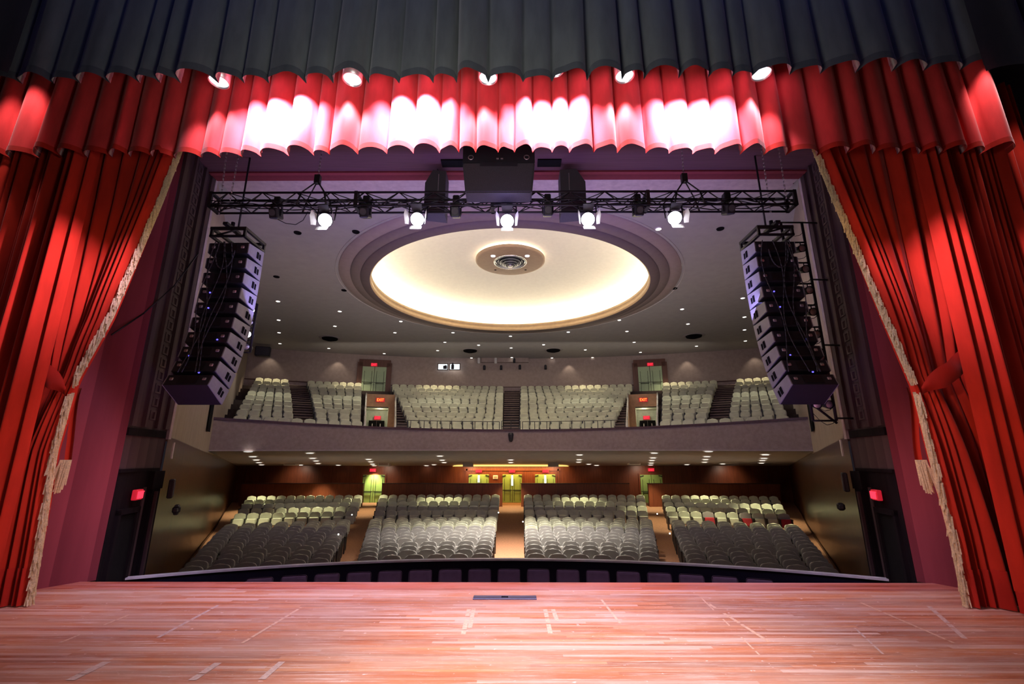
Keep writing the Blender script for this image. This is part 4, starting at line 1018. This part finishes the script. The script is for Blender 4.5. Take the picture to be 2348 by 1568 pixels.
for i, st in enumerate(SOF + [EXT]):
    for j, (u, v) in enumerate(st):
        h, nn = shoot(bs, u, v)
        if h is None: continue
        lab = f'lit downlight under the balcony, {ORD[j+1]} from the front in the {ORD[i+1]} string from the left' if i < 9 else f'lit downlight at the back edge under the balcony, {ORD[j+1]} of eight from the left'
        downlight(h, None, .165, lab, 'downlights under the balcony'); SOFP.append((i, j, h))
for i, (u0, u1, v0, v1, mt, nm) in enumerate(((654, 684, 1053, 1067, m_white, 'far left'), (869, 894, 1056, 1069, m_white, 'left inner'), (1440, 1466, 1053, 1066, m_white, 'right inner'), (1659, 1688, 1050, 1064, m_white, 'far right'), (1062, 1085, 1058, 1070, m_under, 'left of the amber cove'), (1257, 1280, 1057, 1070, m_under, 'right of the amber cove'))):
    a, b = aty((u0), v1, 30.2), aty(u1, v0, 30.2); m = MB(); zc_ = 1.5+(33.05-30.2)*.072
    m.rbox(((a.x+b.x)/2, 30.2, (a.z+b.z)/2+.03), (b.x-a.x, .5, b.z-a.z+.06), .02, 1); t = m.obj('ceiling_loudspeaker', mt); tag(t, f'{"white" if i < 4 else "grey"} box loudspeaker fixed under the balcony, {nm}', 'loudspeaker', 'boxes under the balcony')
    q = MB(); q.box(((a.x+b.x)/2, 29.945, (a.z+b.z)/2+.03), ((b.x-a.x)*.86, .012, (b.z-a.z)*.8)); q.obj('grille', m_plaster if i < 4 else m_under, t)
# exit signs
def exit_sign(p, face, w, h, label, col=None, housing=None, up=(0, 0, 1)):
    p = Vector(p); t = thing('exit_sign', label, 'exit sign', p); n = Vector(face).normalized(); rx = Vector((0, 0, 1)).cross(n) * 1.0; upv = Vector((0, 0, 1))
    M = Matrix((( rx.x, upv.x, n.x, p.x), (rx.y, upv.y, n.y, p.y), (rx.z, upv.z, n.z, p.z), (0, 0, 0, 1)))
    m = MB(); m.rbox((0, 0, 0), (w, h, .08), .012, 1); m.bm.transform(M); m.obj('housing', housing or m_cab, t)
    text_mesh('EXIT', h*1.02, .012, 'lettering', col or e_exit, t, M @ Matrix.Translation((0, -.01, .055)) @ Matrix.Diagonal((w/(h*2.45)*.98, 1.0, 1, 1)))
    return t
m_exh = NT('exit_sign_glow'); e_ = m_exh.noise(m_exh.coord(), 3.); m_exh = m_exh.done(m_exh.ramp(e_, [(0, (.3, .01, .02, 1)), (1, (.4, .015, .03, 1))]), .5, emis=(1., .02, .05), estr=.35)
for (u, v, lb) in ((855, 1078, 'red exit sign over the left rear stalls door'), (1098, 1080, 'red exit sign over the green door left of centre'), (1174, 1080, 'red exit sign over the centre stalls door'), (1251, 1080, 'red exit sign over the green door right of centre'), (1493, 1077, 'red exit sign over the right rear stalls door')):
    exit_sign(aty(u, v, WB-.12), (0, -1, 0), .44, .22, lb, housing=m_exh)
for (u, v, lb) in ((872, 832, 'red exit sign over the left balcony door'), (1478, 829, 'red exit sign over the right balcony door')):
    sg = -1 if u < 1174 else 1; p = P(.985, sg*.56, 8.24); p.y -= .2; exit_sign(p, (-sg*.2, -1, 0), .42, .22, lb, housing=m_exh)
for sg in (-1, 1):
    p = P(SV-.004, sg*.53, 5.42); p.y -= .08; exit_sign(p, (-sg*.2, -1, 0), .5, .24, f'orange exit sign on the lintel of the {SIDE[sg]} balcony entrance well', e_exito, m_exh)
    p = P(SV+.185, sg*.535, 4.52); p.y -= .08; exit_sign(p, (-sg*.2, -1, 0), .42, .24, f'red exit sign above the dark door in the {SIDE[sg]} balcony entrance well', housing=m_exh)
    B, W = Vector((sg*7.0, 8.5, 0)), Vector((sg*7.3, 9.9, 0)); d = (W-B).normalized(); nn = Vector((d.y, -d.x, 0)); nn = nn if nn.x*sg < 0 else -nn
    p = B.lerp(W, .40) + nn*.09; p.z = 1.33; m_ = exit_sign(p, (-sg, .32, 0), .28, .19, f'glowing red exit sign over the dark doorway on the {SIDE[sg]} of the stage', housing=m_exh)
    Y = 16.4; p = Vector((sg*(wallx(Y)-.1), Y, 5.15)); exit_sign(p, (-sg*.88, -.47, 0), .4, .2, f'small red exit sign high on the {SIDE[sg]} side wall beside the balcony', housing=m_exh)
    # items on the side walls
    def onwall(u, v):
        lo = None
        for i in range(400):
            Y = 10 + i*.05; q = aty(u, v, Y)
            if abs(q.x) <= wallx(Y)-.06: return q
        return q
    ang = atan(.524); Rz = Euler((0, 0, -sg*ang))
    for (u, v, ww, hh, nmx, lb, cat) in (((388, 1120, .30, .55, 'wall_loudspeaker', 'small black loudspeaker high on the left panelled wall', 'loudspeaker') if sg < 0 else (1943, 1105, .30, .55, 'wall_loudspeaker', 'small black loudspeaker high on the right panelled wall', 'loudspeaker')),
                                         ((400, 1168, .42, .22, 'wall_bracket_lamp', 'dark star shaped bracket on the left panelled wall', 'wall bracket') if sg < 0 else (1933, 1161, .3, .28, 'wall_bracket_lamp', 'dark round bracket on the right panelled wall', 'wall bracket'))):
        c = onwall(u, v); m = MB(); off = Vector((-sg*.88, -.47, 0))*.08; c = c + off
        if nmx == 'wall_loudspeaker':
            m.rbox(c, (.10, ww*.6, hh*.7), .02, 1, Rz); t = m.obj(nmx, m_cab); q = MB(); q.box(c + off*1.1, (.02, ww*.5, hh*.55), Rz); q.obj('grille', m_grill, t)
        else:
            for k in range(3): m.rbox(c, (.08, ww if k == 0 else ww*.5, .08), .015, 1, Euler((R(60*k), 0, -sg*ang)))
            m.rbox(c, (.14, .14, .14), .03, 1, Rz); t = m.obj(nmx, m_cab)
        tag(t, lb, cat)
    # white strips low on the panelled wall
    c = onwall(396 if sg < 0 else 1930, 1033 if sg < 0 else 1027); m = MB(); m.box(c, (.03, .03, .34)); tag(m.obj('wall_strip', m_white), f'thin white vertical strip at the front of the {SIDE[sg]} panelled wall', 'wall strip')
# bulkhead cans on the upper back wall
for i, (u, v, white) in enumerate(((1098, 827, 1), (1136.5, 827, 1), (1179, 827, 0), (1110.5, 843, 0), (1149, 843, 0), (1192, 842, 0), (1251, 842, 0))):
    Y = 31.55 if i < 3 else 31.6; p = aty(u, v, Y); m = MB(); m.lathe([(.001, .18), (.07, .17), (.09, .1), (.09, -.15), (.001, -.15)] if not white else [(.001, .2), (.09, .2), (.10, .18), (.10, -.18), (.09, -.2), (.001, -.2)], p, 16)
    nm = ('white cylinder lamp, left of two', 'white cylinder lamp, right of two', 'dark cylinder lamp')[i] + ' under the balcony wall bulkhead' if i < 3 else f'small dark can lamp on the balcony back wall, {ORD[i-2]} of four from the left'
    o = m.obj('can_lamp', m_white if white else m_cab); tag(o, nm, 'wall lamp', 'balcony wall can lamps')
    q = MB(); q.tube(p, p + Vector((0, .5 if i < 3 else .3, .05)), .02); q.obj('bracket', m_metal, o)
p = aty(603, 806, 27.8); m = MB(); m.rbox(p, (.85, .4, .6), .03, 1, Euler((0, 0, .35))); t = m.obj('wall_loudspeaker', m_cab); tag(t, 'black box loudspeaker in the upper left corner of the balcony', 'loudspeaker'); q = MB(); q.box(p + Vector((.075, -.205, 0)), (.75, .02, .5), Euler((0, 0, .35))); q.obj('grille', m_grill, t)
p = P(0, 0, 2.98) + Vector((0, -.08, 0)); m = MB(); m.lathe([(.001, .2), (.11, .2), (.13, .1), (.09, -.15), (.05, -.22), (.001, -.22)], p, 20); t = m.obj('fascia_projector', m_cab); tag(t, 'small dark shield shaped unit at the middle of the balcony front', 'wall fixture')
q = MB(); q.box(p + Vector((0, .05, .0)), (.16, .06, .3)); q.obj('mount', m_fascia, t)
p = aty(1136, 1094, WB-.05); m = MB(); m.rbox(p, (.34, .05, .26), .02, 1); t = m.obj('wall_panel', m_white); tag(t, 'small white panel between the green doors left of centre', 'wall panel'); q = MB(); q.box(p + Vector((0, -.03, 0)), (.22, .01, .14)); q.obj('cover', m_plaster, t)
# aisle end lights on seat ends
al = 0
for (u, v, wh) in ((1143, 1175, 'left'), (1199, 1196, 'right'), (776, 1225, 'l'), (836, 1258, 'l2'), (1536, 1223, 'r'), (1475, 1256, 'r2'), (807, 1180, 'l3'), (1507, 1178, 'r3')):
    t_ = 20 if v < 1200 else 15.5; d = ray(u, v); p = CAM + d*t_; al += 1; m = MB(); m.rbox(p, (.05, .03, .05), .012, 1)
    tag(m.obj('aisle_light', e_down), f'tiny lit aisle lamp on a row end of the stalls, {ORD[al]} of eight', 'aisle light', 'stalls aisle lamps')

# ------------------------------------------------------------------ lights
def light(kind, name, loc, energy, col, aim=None, **k):
    l = bpy.data.lights.new(name, kind); l.energy = energy; l.color = col
    for a, b in k.items(): setattr(l, a, b)
    o = bpy.data.objects.new(name, l); COL.objects.link(o); o.location = loc
    if aim is not None: o.rotation_euler = (Vector(aim)-Vector(loc)).to_track_quat('-Z', 'Y').to_euler()
    return o
WARM = (1., .80, .55); LAV = (.88, .84, 1.); PINK = (1., .62, .72)
# valance spots from the border pipe
for x in (-3.62, -1.40, .78, 3.08): light('AREA', 'valance_wash', (x, 5.93, 7.92), 250, (.80, .66, 1.), (x, 6.5, 7.22), shape='RECTANGLE', size=1.0, size_y=.05, spread=R(92))
for x in (-4.65, -2.5, -.32, 1.9, 4.08): light('SPOT', 'border_spot', (x, 6.05, 7.80), (300 if abs(x) < 4 else 130), (.95, .75, .9), (x, 6.46, 6.7), spot_size=R(95), spot_blend=.7, shadow_soft_size=.08)
light('AREA', 'valance_fill', (0, 5.98, 8.25), 30, (1., .45, .70), (0, 6.5, 7.0), shape='RECTANGLE', size=9.6, size_y=.08)  # added pink fill along the valance, no lamp hangs here
# stage wash from overhead pipes
for x in (-3., 0, 3.): light('SPOT', 'stage_wash', (x, 3.2, 9.6), (6000 if x == 0 else 650), (.97, .93, 1.), (x*.8+.9, 4.0, 0), spot_size=R(44), spot_blend=.8, shadow_soft_size=.5)
for x in (-4.8, 4.8): light('SPOT', 'stage_wash', (x, 3.0, 9.4), 240, (1., .66, .6), (x*.95, 5.6, 0), spot_size=R(70), spot_blend=.9, shadow_soft_size=.5)
for p in LP: light('SPOT', 'truss_beam', p + Vector((0, -.12, -.06)), 420, (.92, .88, 1.), (p.x*.5+.4, 4.4, 0), spot_size=R(46), spot_blend=.7, shadow_soft_size=.12)
# curtain and reveal light, mostly added in mid-air over the stage
for sg in (-1, 1):
    light('SPOT', 'curtain_graze', (sg*1.2, 4.7, 4.0), 470, (1., .50, .34), (sg*7.4, 7.0, .9), spot_size=R(44), spot_blend=.8, shadow_soft_size=.25)  # added mid-stage in the air to graze the curtain folds
    light('SPOT', 'side_sheen', (sg*4.6, 5.95, 6.3), 850, (1., .56, .82), (sg*8.8, 6.75, 3.6), spot_size=R(46), spot_blend=1., shadow_soft_size=.05)  # added without a fixture to streak the outer panels
    light('SPOT', 'amber_edge', (sg*4.2, 5.6, 6.4), 40, (1., .50, .12), (sg*6.6, 7.1, 4.6), spot_size=R(70), spot_blend=.9, shadow_soft_size=.1)
    light('SPOT', 'valance_end', (sg*7.9, 5.85, 8.6), 190, (1., .6, .6), (sg*8.05, 6.5, 7.0), spot_size=R(50), spot_blend=.8, shadow_soft_size=.08)
    light('SPOT', 'reveal_wash', (sg*4.6, 7.9, .7), 60, (1., .30, .36), (sg*7.4, 7.7, 2.4), spot_size=R(82), spot_blend=.9, shadow_soft_size=.4)
# border curtain: cool from above, faint neutral from below
light('AREA', 'cool_top', (0, 3.6, 10.6), 40, (.12, .2, 1.), (0, 5.6, 9.2), shape='RECTANGLE', size=12, size_y=.6)
light('AREA', 'border_fill', (-.8, 3.0, 4.6), 105, (1., 1., .93), (0, 5.6, 7.7), shape='RECTANGLE', size=2.6, size_y=.8)
# arch and ceiling spill
light('AREA', 'arch_spill', (0, 6.3, 4.2), 22, (.72, .22, .70), (0, 9.6, 8.8), shape='RECTANGLE', size=9, size_y=1.5)
light('POINT', 'arch_violet', (0, 8.3, 7.0), 16, (.45, .35, 1.), shadow_soft_size=.6)
# house light
light('AREA', 'house_fill', (0, 24., 8.6), 120, (1., .88, .76), (0, 20, 0), shape='DISK', size=12)
light('AREA', 'ceiling_fill', (0, 20., 3.4), 260, (.92, .86, .84), (0, 20, 9), shape='RECTANGLE', size=18, size_y=12)
for q in (-.9, -.62, -.3, .3, .62, .9):
    p = P(.9, q, 8.7); light('SPOT', 'balcony_downlight', p + Vector((0, -.4, 0)), 330, WARM, p + Vector((0, -.2, -8)), spot_size=R(84), spot_blend=.6, shadow_soft_size=.1)
    p = P(.45, q, 8.8); light('SPOT', 'balcony_downlight', p, 330, (1., .93, .78), p + Vector((0, 0, -8)), spot_size=R(80), spot_blend=.8, shadow_soft_size=.15)
for (i, j, h) in SOFP:
    if i < 9 and j in (1, 3): light('SPOT', 'soffit_downlight', h + Vector((0, 0, -.1)), 520, (1., .93, .60), h + Vector((0, 0, -5)), spot_size=R(82), spot_blend=.7, shadow_soft_size=.1)
for x in (-15, -9, -3, 3, 9, 15): light('SPOT', 'rear_wall_wash', (x, 31.6, 1.45), 70, (1., .82, .62), (x, 33, .3), spot_size=R(110), spot_blend=.9, shadow_soft_size=.2)
light('AREA', 'lobby_amber', (0, 32.5, 1.40), 100, (1., .62, .22), (0, 32.9, -.5), shape='RECTANGLE', size=6, size_y=.3)
for sg in (-1, 1):
    p = P(SV+.1, sg*.53, 4.9); light('POINT', 'well_lamp', p, 16, (1., .85, .6), shadow_soft_size=.15)
    p = P(SV-.2, sg*.53, 6.8); light('SPOT', 'well_spot', p, 60, (1., .7, .4), p + Vector((0, 0, -4)), spot_size=R(60), spot_blend=.8)
for q in (-.93, -.70, -.24, .24, .70, .93):
    p = P(.965, q, 8.85); light('SPOT', 'wall_scallop', p, 30, (1., .84, .66), p + Vector((0, .05, -8)), spot_size=R(84), spot_blend=.5, shadow_soft_size=.05)
light('AREA', 'violet_ceiling', (0, 9.4, 5.0), 260, (.46, .38, 1.), (0, 13.5, 9), shape='RECTANGLE', size=11, size_y=1)  # added violet fill tinting the front of the ceiling
for sg in (-1, 1): light('SPOT', 'violet_fill', (sg*3.5, 7.6, .4), 170, (.30, .26, 1.), (sg*6.1, 9.2, 4.0), spot_size=R(40), spot_blend=.8, shadow_soft_size=.3)  # added violet fill for the loudspeaker columns, no lamp stands there
light('AREA', 'upper_wall_fill', (0, 27., 7.7), 90, (1., .86, .74), (0, 32, 7.6), shape='RECTANGLE', size=24, size_y=.6)
light('AREA', 'soffit_fill', (0, 26., -.6), 100, (1., .9, .8), (0, 26.5, 2), shape='RECTANGLE', size=26, size_y=6)
light('AREA', 'centre_stalls', (0, 16.5, 8.7), 620, (1., .92, .84), (0, 16.5, 0), shape='DISK', size=2.2, spread=R(62))
for x in (-6., 0, 6.): light('SPOT', 'aisle_spot', (x*.9, 20, 8.8), 420, (1., .78, .52), (x, 20.5, -1), spot_size=R(26), spot_blend=.8, shadow_soft_size=.2)
w = bpy.data.worlds.new('dim_house'); scn.world = w; w.use_nodes = True
w.node_tree.nodes['Background'].inputs[0].default_value = (.55, .45, .60, 1); w.node_tree.nodes['Background'].inputs[1].default_value = .02
